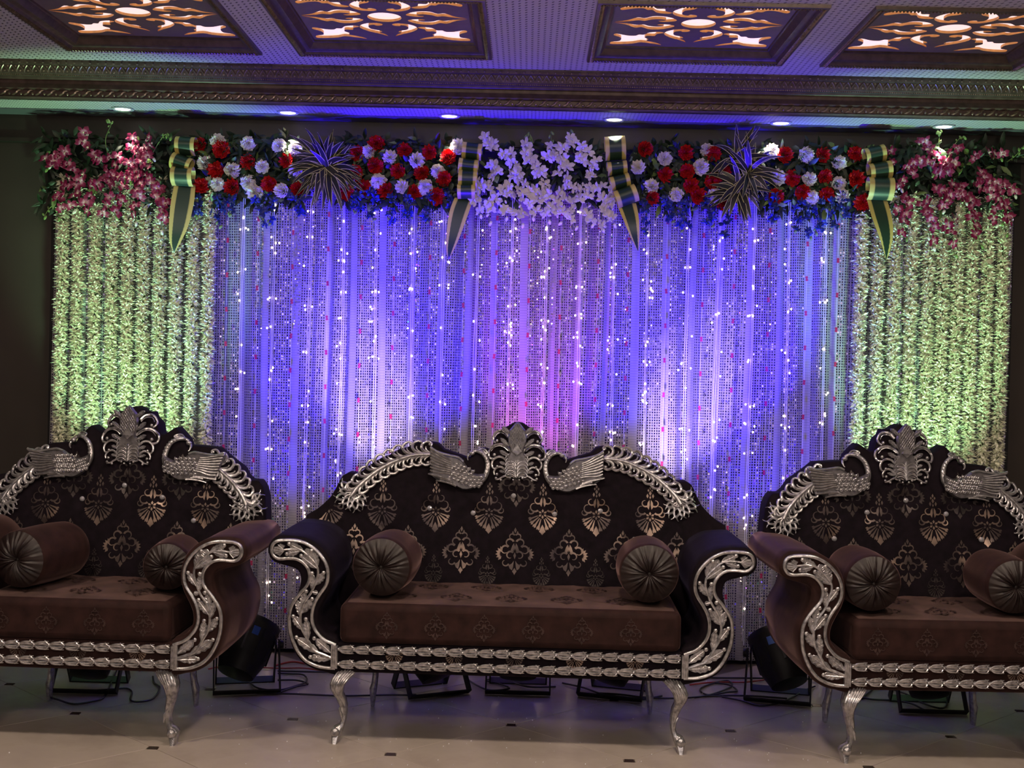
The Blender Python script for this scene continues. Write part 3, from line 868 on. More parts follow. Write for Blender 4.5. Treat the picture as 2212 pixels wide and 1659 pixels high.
RP = [
 ([(2020,330),(1995,318),(1985,305)], 5,'standing at the top left of the right group'),
 ([(2040,350),(2060,335),(2070,318)], 5,'standing tall at the top of the right group'),
 ([(2000,355),(1975,360),(1965,372)], 6,'lying left in the upper part of the right group'),
 ([(2050,360),(2030,372),(2012,380)], 6,'at the heart of the right group'),
 ([(1970,380),(1950,395),(1945,412)], 5,'beside the far right leaf bow'),
 ([(1960,430),(1945,460),(1955,500)], 7,'hanging lowest beside the far right leaf bow'),
 ([(1990,440),(2000,475),(2015,520)], 7,'hanging left of the middle of the right group'),
 ([(2030,420),(2050,470),(2062,535)], 8,'hanging lowest in the middle of the right group'),
 ([(2060,400),(2075,410),(2100,440)], 6,'trailing to the right in the right group'),
 ([(2090,430),(2105,470),(2118,515)], 7,'hanging right of the middle of the right group'),
 ([(2110,400),(2140,430),(2150,470)], 7,'hanging second from the far right end'),
 ([(2130,400),(2160,440),(2172,490)], 8,'hanging at the far right end'),
 ([(2120,380),(2160,400),(2190,425)], 7,'spreading right at the far right end'),
 ([(2100,345),(2130,335),(2160,345)], 5,'dim, high at the far right end'),
 ([(2030,400),(2045,420),(2035,440)], 6,'bright pink, below the heart of the right group'),
 ([(1925,345),(1918,335),(1922,318)], 3,'small, just right of the far right leaf bow'),
]
for i, (pth, n, wh) in enumerate(RP):
    spray('orchid_spray', 'purple orchid spray with white throats, %s' % wh, 'orchid', 'purple orchid sprays, right', pth, OM, n, BUDG if i % 2 else BUDM, 300+i, 0.026)
CP = []
k = 0
for px, y0, y1, wh in [(1060,320,300,'standing tallest at the left of the centre group'),(1100,350,322,'standing left of the middle of the centre group'),(1140,345,312,'standing in the middle of the centre group'),
    (1190,345,318,'standing right of the middle of the centre group'),(1228,335,300,'standing tallest at the right of the centre group'),(1262,350,322,'standing at the right of the centre group'),
    (1070,375,350,'upper left row of the centre group'),(1115,385,362,'upper row left of the middle of the centre group'),(1160,380,350,'upper row in the middle of the centre group'),(1215,380,345,'upper row right of the middle'),
    (1285,375,355,'bright white beside the yellow-topped leaf bow'),
    (1035,400,450,'hanging beside the left centre leaf bow'),(1062,395,465,'hanging second from the left in the centre group'),(1092,400,455,'hanging third from the left in the centre group'),
    (1122,400,470,'hanging fourth from the left in the centre group'),(1152,405,455,'hanging fifth from the left in the centre group'),(1182,400,462,'hanging sixth from the left in the centre group'),
    (1212,405,465,'hanging seventh from the left in the centre group'),(1242,400,475,'hanging eighth from the left in the centre group'),(1272,400,470,'hanging ninth from the left in the centre group'),
    (1302,405,480,'hanging tenth from the left in the centre group'),(1322,415,470,'hanging beside the yellow-topped leaf bow tail')]:
    spray('orchid_spray', 'white orchid spray washed violet, %s' % wh, 'orchid', 'white orchid sprays, centre', [(px, y0), (px-3, (y0+y1)/2), (px-6+(k*5) % 12, y1)], OW, 7 if y1 > y0 else 5, BUDM, 400+k, 0.030, sc=(0.8, 1.1)); k += 1
bx = [(428,440,470),(468,435,490),(500,440,465),(560,438,475),(585,440,485),(640,438,460),(770,432,460),(800,435,475),(845,440,480),(880,438,470),(925,440,480),(975,430,465),
      (1395,450,505),(1445,445,480),(1475,448,500),(1530,445,490),(1570,455,510),(1665,445,480),(1720,450,500),(1742,455,515),(1765,450,505),(1800,445,490),(1822,440,470)]
for i, (px, y0, y1) in enumerate(bx):
    side = 'left' if px < 1100 else 'right'
    spray('blue_orchid_sprig', 'small blue dyed orchid sprig drooping under the %s carnations, %s from the left' % (side, ordinal(i if px < 1100 else i-12)), 'orchid', 'blue orchid sprigs, %s' % side,
          [(px, y0-12), (px+2, (y0+y1)/2), (px+(6 if i % 2 else -5), y1)], OB, 5, BUDM if False else BUDG, 500+i, 0.022, sc=(0.75, 1.1), budn=2)
# trailing sprigs with pale buds
tw = [([(232,330),(228,300),(240,268),(232,262)],'pale budded twig rising above the left purple orchids'),([(330,330),(345,305),(358,290),(366,300)],'pale budded twig rising left of the far left leaf bow'),
      ([(2035,360),(2028,320),(2030,285),(2026,290)],'bright yellow-green budded twig rising tallest in the right orchids'),([(2045,355),(2055,325),(2072,300),(2080,298)],'second bright yellow-green budded twig leaning right in the right orchids'),
      ([(2175,350),(2195,335),(2208,318)],'dim budded twig at the far right end of the border'),([(120,440),(105,452),(95,470)],'pale twig drooping off the far left end of the border'),
      ([(1145,330),(1142,305),(1138,290)],'thin twig standing above the white orchids, left one'),([(1195,335),(1192,310),(1190,288)],'thin twig standing above the white orchids, middle one'),([(1240,330),(1236,300),(1232,284)],'thin twig standing above the white orchids, right one')]
for i, (pth, lab) in enumerate(tw):
    spray('budded_twig', lab, 'twig', 'budded twigs in the border', pth, OW, 0, BUDG, 700+i, 0.01, 'leaf_light', budn=5)

# ---- spider plants: rosettes of long arching variegated leaves
def spider(px, py, n, rad, label, seed, centres):
    rr = random.Random(seed)
    c0 = atY(px, py, YF-0.06)
    t = thing('spider_plant', label, 'spider plant', c0, 0, 'spider plants in the border')
    for k in range(n):
        cc = rr.choice(centres); cpt = atY(px+cc[0], py+cc[1], YF-0.06)-c0
        a = 2*PI*k/n*len(centres)+rr.uniform(-.25, .25)
        L = rad*rr.uniform(0.7, 1.12); out = rr.uniform(0.15, 0.8)
        d = Vector((cos(a), -out, sin(a))).normalized()
        p = Vector(cpt); v = d.copy(); pts = [tuple(p)]; curl = rr.uniform(0.03, 0.17)
        for j in range(8):
            p = p+v*(L/8); v = (v+Vector((0, 0.03, -curl))).normalized(); pts.append(tuple(p))
        wd = rr.uniform(0.022, 0.034)
        b = MB(); ws = [wd*q for q in (0.5, 0.8, 1, 1, 0.95, 0.8, 0.6, 0.38, 0.04)]
        sd = d.cross(Vector((sin(a*3)*0.4, -1, cos(a*2)*0.4))).normalized()
        if sd.length < 0.1: sd = Vector((1, 0, 0))
        b.strip(pts, ws, sd)
        b.obj('leaf', 'leaf_spider', t)
spider(705, 358, 84, 0.205, 'large round spider plant with cream-edged leaves on the left half of the flower border', 21, [(0, 0), (-8, -5), (4, 12)])
spider(1603, 385, 66, 0.19, 'ragged spider plant with cream-edged leaves on the right half of the flower border', 22, [(-12, -42), (15, -12), (-5, 18), (-8, 30)])

# ---- folded leaf bows with long pointed tails
def bow(loops, tail, label, seed):
    # loops: list of ((x0,y0),(x1,y1),width_px) top centre to bottom centre ; tail: centre path + widths
    s = (YF-0.08)/FPX
    base = atY(*loops[0][0], YF-0.08)
    t = thing('leaf_bow', label, 'leaf bow', base, 0, 'folded leaf bows in the border')
    for i, (p0, p1, w_) in enumerate(loops):
        a = atY(*p0, YF-0.085)-base; c = atY(*p1, YF-0.085)-base
        mid = (a+c)/2; h = (a-c).length/2; up = (a-c).normalized(); sd = Vector((1, 0, 0))-up*up.x; sd.normalize()
        pts = []; N = 14
        for k in range(N+1):
            q = -0.55*PI+(1.75*PI)*k/N          # band curling over the front
            y = -0.045*cos(q-0.1)-0.01-0.006*i
            pts.append(tuple(mid+up*(h*sin(q*0.86+0.05))*1.05+Vector((0, y, 0))))
        b = MB(); b.strip(pts, [w_*s]*len(pts), sd); b.obj('folded_loop', 'leaf_ribbon', t)
    pts = []; ws = []
    cpath = cr([(x, y, w_) for x, y, w_ in tail], 5)
    for i, (x, y, w_) in enumerate(cpath):
        q = atY(x, y, YF-0.075)-base; q.y += -0.03*sin(PI*i/len(cpath)); pts.append(tuple(q)); ws.append(max(w_, 1)*s)
    b = MB(); b.strip(pts, ws, (1, 0.25, 0)); b.obj('tail', 'leaf_ribbon', t)
bow([((404,297),(402,335),42), ((400,338),(388,370),44), ((398,362),(396,402),46)], [(400,398,44),(396,440,48),(389,490,40),(381,525,22),(377,546,2)], 'folded leaf bow with yellow edges and pointed tail at the far left', 1)
bow([((1022,310),(1018,344),42), ((1014,345),(1010,376),42), ((1012,368),(1010,410),40), ((1008,400),(1008,430),38)], [(1003,428,42),(992,460,42),(980,510,30),(972,545,14),(970,560,2)], 'folded leaf bow with violet sheen left of the white orchids', 2)
bow([((1327,296),(1330,345),44), ((1331,350),(1334,378),42), ((1335,380),(1342,408),42), ((1345,408),(1358,442),48)], [(1352,438,46),(1361,470,38),(1370,510,22),(1378,542,2)], 'folded leaf bow with brightly lit yellow top right of the white orchids', 3)
bow([((1884,318),(1892,352),44), ((1896,352),(1902,388),48), ((1900,385),(1898,432),54)], [(1893,428,48),(1902,470,48),(1911,515,32),(1914,560,2)], 'folded leaf bow with yellow edges and pointed tail at the far right', 4)
SV = ['silver', 'silver_tarnished']
# ================================================================ SOFAS
# carved arm panel outline measured on the photo (units of the enlarged crop, origin = inner bottom corner of the plate)
K = 0.000347
def am(pts, sx, W):     # -> local x,z   (sx=-1 left arm, +1 right arm)
    return [(sx*(W-(X-860)*K), 0.30+(1555-Y)*K) for X, Y in pts]
ARM = [(870,1612),(700,1608),(560,1572),(430,1485),(340,1350),(292,1200),(272,1060),(285,920),(330,820),(385,720),(412,620),(412,540),(390,480),(340,445),(230,415),(120,382),(60,330),(38,250),(55,165),(110,100),(180,74),(330,76),(480,98),(620,175),(720,285),(770,420),(778,560),(745,690),(690,800),(640,910),(628,1020),(655,1100),(720,1180),(860,1250)]
FRAME = [(835,1290),(790,1272),(720,1245),(650,1190),(590,1110),(562,1020),(562,920),(590,820),(640,730),(700,640),(728,560),(728,460),(700,370),(640,280),(560,205),(460,150),(360,126),(240,124),(160,134),(110,165),(90,215),(95,270),(130,318),(190,335),(280,328),(360,332),(430,360),(490,420),(520,490),(520,570),(490,640),(430,710),(370,790),(325,870),(306,960),(306,1060),(322,1170),(360,1280),(420,1390),(500,1475),(600,1525),(700,1548),(835,1555)]
STEM = [(790,1440),(690,1400),(590,1360),(540,1290),(520,1210),(500,1130),(470,1230),(430,1120),(430,1000),(440,900),(470,820),(540,720),(590,600),(620,480),(600,400),(520,310),(430,240),(330,225),(230,235)]
STEM = [(790,1440),(690,1400),(600,1365),(545,1300),(500,1210),(450,1120),(430,1000),(440,900),(475,810),(540,715),(590,600),(618,490),(600,400),(520,310),(430,240),(330,225),(230,235)]
# leaves: (base, tip, width) with a ball bud beyond the tip
LEAV = [((780,1380),(610,1235),58),((640,1385),(395,1230),62),((780,1450),(545,1440),52),((520,1230),(495,1015),46),((455,1130),(352,985),52),((430,980),(385,800),40),((440,940),(560,790),54),((430,900),(470,700),44),
        ((560,700),(615,712),30),((560,690),(550,500),40),((590,620),(685,490),46),((600,430),(425,300),50),((610,400),(540,240),56),((520,330),(480,215),56),((440,240),(285,165),50),((400,245),(260,280),46)]
BUDS = [(592,1222),(390,1215),(552,1432),(492,1008),(350,980),(558,778),(490,695),(552,488),(682,480),(425,295),(540,235),(285,165),(262,278)]

def leaf_poly(a, c, wd, n=7):
    a = Vector(a); c = Vector(c); d = c-a; L = d.length; d.normalize(); s = Vector((-d.y, d.x))
    prof = [(0, .12), (.18, .55), (.32, .80), (.42, .66), (.55, 1.0), (.66, .78), (.78, .86), (.9, .5), (1.0, .12)]
    l = [tuple(a+d*L*t+s*wd*.5*w_) for t, w_ in prof]; r = [tuple(a+d*L*t-s*wd*.5*w_) for t, w_ in prof]
    return l+r[::-1]
def add_leaf(b, a, c, wd, y, th, tb=0.0016, mi=1):
    p = leaf_poly(a, c, wd); b.relief(p, y, th, wd*0.10, mi)
    A = Vector(a); C_ = Vector(c); d = (C_-A); s = Vector((-d.y, d.x)).normalized()
    def P(q, dy=0): return (q.x, y-th-dy, q.y)
    b.tube([P(A), P(A+d*.5), P(A+d*.95)], [tb*2.2, tb*1.8, tb*.8], 4)
    b.tube([(x_, y-th*0.55, z_) for x_, z_ in p], tb*0.9, 4)
    for t in (.25, .45, .62):
        for sg in (-1, 1):
            b.tube([P(A+d*t), P(A+d*(t+.14)+s*wd*.36*sg)], [tb*.9, tb*.5], 4)

def arm_body(W, sx, depth, mat):
    poly = [p for p in cr(am(ARM, sx, W), 3, True)]
    b = MB(); n = len(poly)
    cen = (sum(p[0] for p in poly)/n, sum(p[1] for p in poly)/n)
    secs = []
    # rounded front edge then straight back
    a = sum(poly[i][0]*poly[(i+1) % n][1]-poly[(i+1) % n][0]*poly[i][1] for i in range(n)); sg = 1 if a > 0 else -1
    def off(d):
        out = []
        for i in range(n):
            p0 = Vector(poly[i-1]); p1 = Vector(poly[i]); p2 = Vector(poly[(i+1) % n])
            e = (p2-p0); e.normalize(); out.append(p1+Vector((-e.y, e.x))*sg*d)
        return out
    for y, d in ((0.0, 0.010), (0.004, 0.004), (0.014, 0.0), (0.10, 0.0), (0.25, -0.002), (0.42, 0.0), (depth-0.01, 0.002), (depth, 0.012)):
        secs.append([(q.x, y, q.y) for q in off(d)])
    b.loft(secs)
    return b
def arm_carving(W, sx):
    b = MB(); y = -0.001
    fr_ = cr(am(FRAME, sx, W), 4)
    b.tube([(x, y-0.006, z) for x, z in fr_], 0.0072, 8)
    b.tube([(x, y-0.011, z) for x, z in fr_], 0.003, 5)
    pl = am([(780,1275),(862,1300),(862,1560),(780,1560)], sx, W)
    b.relief(pl, y, 0.014, 0.003)
    for X in (800, 822, 844):
        q = am([(X, 1300), (X, 1545)], sx, W); b.tube([(q[0][0], y-0.015, q[0][1]), (q[1][0], y-0.015, q[1][1])], 0.0024, 5)
    st = cr(am(STEM, sx, W), 4)
    b.tube([(x, y-0.007, z) for x, z in st], [0.0062-0.002*i/len(st) for i in range(len(st))], 7)
    for A, T, wd in LEAV:
        (a, c) = am([A, T], sx, W); add_leaf(b, a, c, wd*K*1.8, y, 0.009, 0.0016, 0)
    for q in BUDS:
        (c,) = am([q], sx, W); b.ball((c[0], y-0.009, c[1]), (0.0088, 0.0065, 0.0088), 8, 5)
    # flower at the scroll end
    fp = am([(225,215),(240,190),(215,175),(180,158),(165,190),(120,200),(105,235),(110,265),(150,290),(185,308),(205,275),(235,255)], sx, W)
    b.relief(fp, y, 0.011, 0.002)
    for A, T in (((225,235),(120,205)), ((225,240),(112,240)), ((225,245),(130,275)), ((220,228),(160,175)), ((220,250),(180,300))):
        a, c = am([A, T], sx, W); b.tube([(a[0], y-0.011, a[1]), (c[0], y-0.012, c[1])], [0.0028, 0.0016], 4)
    return b

def back_top(kind):
    if kind == 'wide':
        p = [(0,0),(10,1),(20,8),(28,12),(31,9),(35,20),(45,27),(51,36),(50,45),(57,53),(60,62),(68,57),(80,60),(95,67),(103,78),(110,78),(135,70),(160,62),(172,50),(180,48),(200,46),(222,50),(240,60),(262,66),(280,78),(300,86),(318,98),(335,112),(345,118),(365,116),(378,124),(386,142),(398,166),(415,184),(432,198),(450,208)]
        z0 = 1.248; sc = 0.002025
    else:
        p = [(0,-3),(10,1),(20,8),(28,9),(36,8),(40,20),(52,30),(57,42),(58,52),(66,58),(80,48),(92,40),(105,52),(118,66),(122,78),(140,78),(165,80),(185,82),(200,94),(222,110),(240,122),(252,140),(262,148),(280,148),(290,160),(297,180),(300,205),(303,235),(306,260)]
        z0 = 1.276; sc = 0.002025
    return [(x*sc, z0-y*sc) for x, y in p]
def interp(tb, x):
    x = abs(x)
    for (x0, z0), (x1, z1) in zip(tb, tb[1:]):
        if x <= x1: return z0+(z1-z0)*(x-x0)/max(1e-9, x1-x0)
    return tb[-1][1]

def damask_a():      # fan motif: list of 2D polygons, about 0.13 wide
    P = []
    for k in range(-4, 5):
        if k == 0: continue
        a = -PI/2+k*0.30; r0, r1 = 0.022, 0.074-0.002*abs(k)
        d = Vector((cos(a), sin(a))); s = Vector((-d.y, d.x)); c0 = Vector((0, 0.0))
        P.append([tuple(c0+d*r0+s*.0015), tuple(c0+d*(r0+.03)+s*.0045), tuple(c0+d*(r1-.006)+s*.0085), tuple(c0+d*r1+s*.004), tuple(c0+d*(r1-.005)), tuple(c0+d*(r1)-s*.005), tuple(c0+d*(r1-.010)-s*.0075), tuple(c0+d*(r0+.03)-s*.003), tuple(c0+d*r0-s*.0015)])
    P.append([(0,-.045),(.008,-.06),(.014,-.075),(.006,-.082),(0,-.090),(-.006,-.082),(-.014,-.075),(-.008,-.06)])
    for k in range(6):
        a = PI/6+k*PI/3; d = Vector((cos(a), sin(a))); s = Vector((-d.y, d.x))
        P.append([tuple(d*.005), tuple(d*.013+s*.005), tuple(d*.021), tuple(d*.013-s*.005)])
    for sg in (-1, 1):
        for (cx_, cz, r, a0, a1, w_) in ((.036, .030, .022, -2.4, 1.6, .0042), (.022, .058, .016, -2.2, 1.7, .0036), (.052, .012, .014, -2.8, 1.0, .0036)):
            o = []; i_ = []
            for k in range(11):
                a = a0+(a1-a0)*k/10; ww = w_*(1-.75*k/10); rr_ = r*(1-.35*k/10)
                o.append((sg*(cx_+(rr_+ww)*cos(a)), cz+(rr_+ww)*sin(a))); i_.append((sg*(cx_+(rr_-ww)*cos(a)), cz+(rr_-ww)*sin(a)))
            for k in range(10): P.append([o[k], o[k+1], i_[k+1], i_[k]])
        P.append([(sg*.006,.03),(sg*.014,.042),(sg*.011,.06),(sg*.003,.072),(sg*.002,.05)])
    for cx_, cz, w_, h in ((0,.100,.006,.011),(-.012,.088,.005,.010),(.012,.088,.005,.010),(0,.082,.004,.007),(-.008,.112,.004,.007),(.008,.112,.004,.007),(0,.122,.0045,.009)):
        P.append([(cx_,cz-h),(cx_+w_,cz),(cx_,cz+h),(cx_-w_,cz)])
    return P
def damask_b():
    P = []
    for cx_, cz, w_, h in ((0,.088,.006,.012),(-.010,.078,.004,.008),(.010,.078,.004,.008)): P.append([(cx_,cz-h),(cx_+w_,cz),(cx_,cz+h),(cx_-w_,cz)])
    for sg in (-1, 1):
        for (cx_, cz, r, a0, a1, w_) in ((.014,.060,.014,2.6,-1.2,.0035),(.024,.034,.019,2.8,-1.4,.0045),(.042,.004,.020,2.4,-2.2,.0045),(.020,-.018,.018,2.4,-2.0,.0045),(.040,-.048,.016,-2.8,1.2,.0036)):
            o = []; i_ = []
            for k in range(11):
                a = a0+(a1-a0)*k/10; ww = w_*(1-.7*k/10); rr_ = r*(1-.4*k/10)
                o.append((sg*(cx_+(rr_+ww)*cos(a)), cz+(rr_+ww)*sin(a))); i_.append((sg*(cx_+(rr_-ww)*cos(a)), cz+(rr_-ww)*sin(a)))
            for k in range(10): P.append([o[k], o[k+1], i_[k+1], i_[k]])
        for k in range(6):
            a = -0.9+k*0.42; c = Vector((sg*.050, -.012)); d = Vector((sg*cos(a), sin(a))); s = Vector((-d.y, d.x))
            P.append([tuple(c+d*.012), tuple(c+d*.022+s*.006), tuple(c+d*.034), tuple(c+d*.022-s*.006)])
        P.append([(sg*.004,.034),(sg*.012,.022),(sg*.018,.004),(sg*.008,-.008),(sg*.003,.01)])
        P.append([(sg*.003,-.040),(sg*.012,-.052),(sg*.026,-.060),(sg*.020,-.074),(sg*.010,-.080),(sg*.006,-.066)])
    P.append([(0,-.070),(.010,-.085),(.004,-.092),(0,-.100),(-.004,-.092),(-.010,-.085)])
    P.append([(0,.028),(.0035,.016),(0,.0),(-.0035,.016)]); P.append([(0,-.004),(.006,-.018),(0,-.034),(-.006,-.018)])
    return P
DA, DB = damask_a(), damask_b()
def put_motif(P, f, cx_, cz, sc, mat, parent, maxr=None):
    b = MB()
    for poly in P:
        vs = [(cx_+x*sc, f(cx_+x*sc, cz+z*sc)-0.0016, cz+z*sc) for x, z in poly]
        if any(v[2] > maxr(v[0]) for v in vs): continue
        b.add(vs, [tuple(range(len(vs)))])
    if b.v: b.obj('damask_motif', mat, parent, False)

def crest_mesh(f, z0, q):
    b = MB(); th = 0.016
    def T(x, z): return (x*q, z0-z*q)
    def tb(pts, r, n=7, dy=0.012):
        for sg in (-1, 1):
            P = [T(x*sg, z) for x, z in pts]; P = cr(P, 4)
            rr_ = r if not isinstance(r, tuple) else [r[0]+(r[1]-r[0])*i/(len(P)-1) for i in range(len(P))]
            b.tube([(x, f(x, z)-dy, z) for x, z in P], rr_, n)
    def ball(x, z, r):
        for sg in (-1, 1):
            X, Z = T(x*sg, z); b.ball((X, f(X, Z)-0.015, Z), (r*q, r*q*0.9, r*q), 8, 6)
    y0 = f(0, z0-0.2)-0.004
    half = [(0,2),(28,22),(52,52),(82,88),(95,150),(90,205),(70,270),(66,300),(85,340),(112,395),(122,460),(118,520),(95,548),(60,560),(30,560),(0,580)]
    poly = [T(x, z) for x, z in half]+[T(-x, z) for x, z in half[-2:0:-1]]
    b.relief(poly, y0, th+0.003, 0.006, 1)
    # diamond lattice on the upper shield
    yy = y0-th-0.008
    for k in range(-6, 7):
        for sg in (-1, 1):
            pts = []
            for t in range(9):
                z = 20+t*34; x = sg*(k*24+(z-150)*0.62)
                wlim = 26+min(z, 150)*0.42 if z < 150 else 88-(z-150)*0.17
                if abs(x) < wlim: pts.append((*T(x, z),))
            if len(pts) > 1: b.tube([(x, yy, z) for x, z in (pts[0], pts[-1])], 0.0013, 4)
    tri = [T(0,215),T(52,300),T(0,345),T(-52,300)]; b.relief(tri, yy+0.002, 0.007, 0.003)
    for k in range(4): a, c = T(-38+8*k, 300+8*k), T(38-8*k, 300+8*k); b.tube([(a[0], yy-0.006, a[1]), (c[0], yy-0.006, c[1])], 0.0012, 4)
    # overlapping palmette ribs
    for z in range(345, 560, 36):
        tb([(2, z+32), (18, z-2), (58, z-20), (98, z-6), (112, z+26)], (0.0036, 0.0026), 6, 0.026)
        tb([(6, z+34), (30, z+10), (60, z), (92, z+12)], 0.0018, 5, 0.025)
    tb([(0, 300), (0, 565)], 0.003, 5, 0.028)
    # side leaf points
    for (a, c, wd) in (((70,125),(155,58),44),((80,250),(168,172),42),((78,350),(172,300),44),((95,440),(170,412),34),((95,520),(172,500),32)):
        for sg in (-1, 1):
            A = T(a[0]*sg, a[1]); C_ = T(c[0]*sg, c[1]); add_leaf(b, A, C_, wd*q, y0, 0.014, 0.0014)
    tb([(88,160),(118,118),(168,100),(218,118),(246,165),(242,205),(218,225)], (0.0075, 0.0045)); ball(204, 203, 17)
    tb([(100,168),(130,135),(170,122),(205,135),(228,170)], (0.003, 0.002), 5, 0.019)
    tb([(62,305),(100,262),(160,238),(225,248),(272,290),(288,340),(268,378),(235,382)], (0.0075, 0.005)); ball(226, 342, 19)
    tb([(90,298),(130,265),(175,252),(225,265),(262,308)], (0.003, 0.002), 5, 0.019)
    tb([(98,405),(140,368),(190,362),(235,392),(250,435),(236,474),(205,478)], (0.0065, 0.0042)); ball(196, 456, 15)
    tb([(108,498),(150,462),(195,466),(226,505),(222,540)], (0.006, 0.004)); ball(196, 534, 16)
    tb([(110,545),(140,560),(175,582),(210,585)], (0.005, 0.004)); ball(205, 572, 15); ball(155, 590, 14); ball(62, 566, 15); ball(30, 585, 12)
    tb([(20,560),(50,548),(85,560),(110,545)], 0.0045)
    return b

def swan_mesh(f, z0, q, sg, rot, dx, dz):
    b = MB(); ca, sa = cos(rot), sin(rot); px_, pz_ = 480, 540
    def T(x, z):
        x, z = x-px_, z-pz_; x, z = x*ca-z*sa, x*sa+z*ca
        return (sg*(x+px_+dx)*q, z0-(z+pz_+dz)*q)
    def Y(x, z, d): return (x, f(x, z)-d, z)
    body = cr([(300,545),(322,610),(375,668),(450,706),(540,712),(620,672),(700,642),(805,622),(762,600),(885,556),(850,535),(862,470),(872,380),(868,285),(800,330),(690,362),(585,384),(535,425),(485,498),(425,545),(360,548)], 2, True)
    P = [T(x, z) for x, z in body]; yc = min(f(x, z) for x, z in P)
    b.relief(P, yc+0.002, 0.022, 0.007, 1)
    yt = 0.030
    def line(pts, r0, r1, n=5, d=yt):
        c = cr([T(x, z) for x, z in pts], 3); L = len(c)
        b.tube([(x, yc+0.002-d+0.004, z) for x, z in c], [r0+(r1-r0)*i/(L-1) for i in range(L)], n)
    # long flight feathers
    for k in range(8):
        z1 = 300+k*31; line([(866, z1), (800, z1+38-2*k), (700, 398+k*21), (655, 415+k*20)], 0.0042, 0.0034, 5)
    line([(868,285),(800,330),(690,362),(585,384),(535,425)], 0.005, 0.005, 6)
    # tail plumes
    line([(805,622),(740,628),(650,650),(600,672)], 0.003, 0.006); line([(885,556),(820,572),(740,590),(660,620)], 0.003, 0.006)
    line([(762,600),(700,612),(640,640)], 0.003, 0.005)
    # body scales
    for r in range(6):
        for c in range(8):
            x = 352+c*42+(21 if r % 2 else 0); z = 535+r*30-(c*14 if c > 2 else 28)+(0 if c > 2 else 10)
            if c <= 1 and r == 0: continue
            if x > 640+r*8: continue
            if z > 690 or z < 430+abs(520-x)*0.0: continue
            if x < 420 and z < 560: continue
            X, Z = T(x, z); line([(x-17, z-15), (x-14, z+8), (x, z+17), (x+14, z+8), (x+17, z-15)], 0.0022, 0.0022, 4, 0.029)
            b.ball((X, yc-0.023, Z), (0.0062, 0.004, 0.0058), 6, 4)
    # neck, head turned back over the wing, beak and crest curls
    neck = cr([T(x, z) for x, z in [(380,640),(325,590),(296,520),(292,450),(312,390),(352,345),(405,328),(450,334)]], 4); L = len(neck)
    b.tube([Y(x, z, 0.016) for x, z in neck], [0.0135-0.0062*i/(L-1) for i in range(L)], 9)
    for k in range(3, L-8, 2):
        x, z = neck[k]; b.ball((x, f(x, z)-0.026, z), (0.0058, 0.0045, 0.0058), 6, 4)
        b.ball((x+0.007*(-1)**k, f(x, z)-0.024, z+0.004), (0.004, 0.004, 0.004), 5, 3)
    X, Z = T(458, 350); b.ball((X, f(X, Z)-0.018, Z), (0.0135, 0.010, 0.0105), 9, 6)
    c = cr([T(x, z) for x, z in [(465,350),(492,368),(500,398),(492,420)]], 3); b.tube([Y(x, z, 0.016) for x, z in c], [0.0075-0.0056*i/(len(c)-1) for i in range(len(c))], 6)
    X, Z = T(462, 346); b.ball((X, f(X, Z)-0.028, Z), 0.0025, 5, 3)
    for pts in ([(400,322),(360,300),(322,312),(302,336),(318,352)], [(380,322),(345,320),(318,342),(330,358)]):
        c = cr([T(x, z) for x, z in pts], 3); b.tube([Y(x, z, 0.016) for x, z in c], 0.004, 6)
    return b

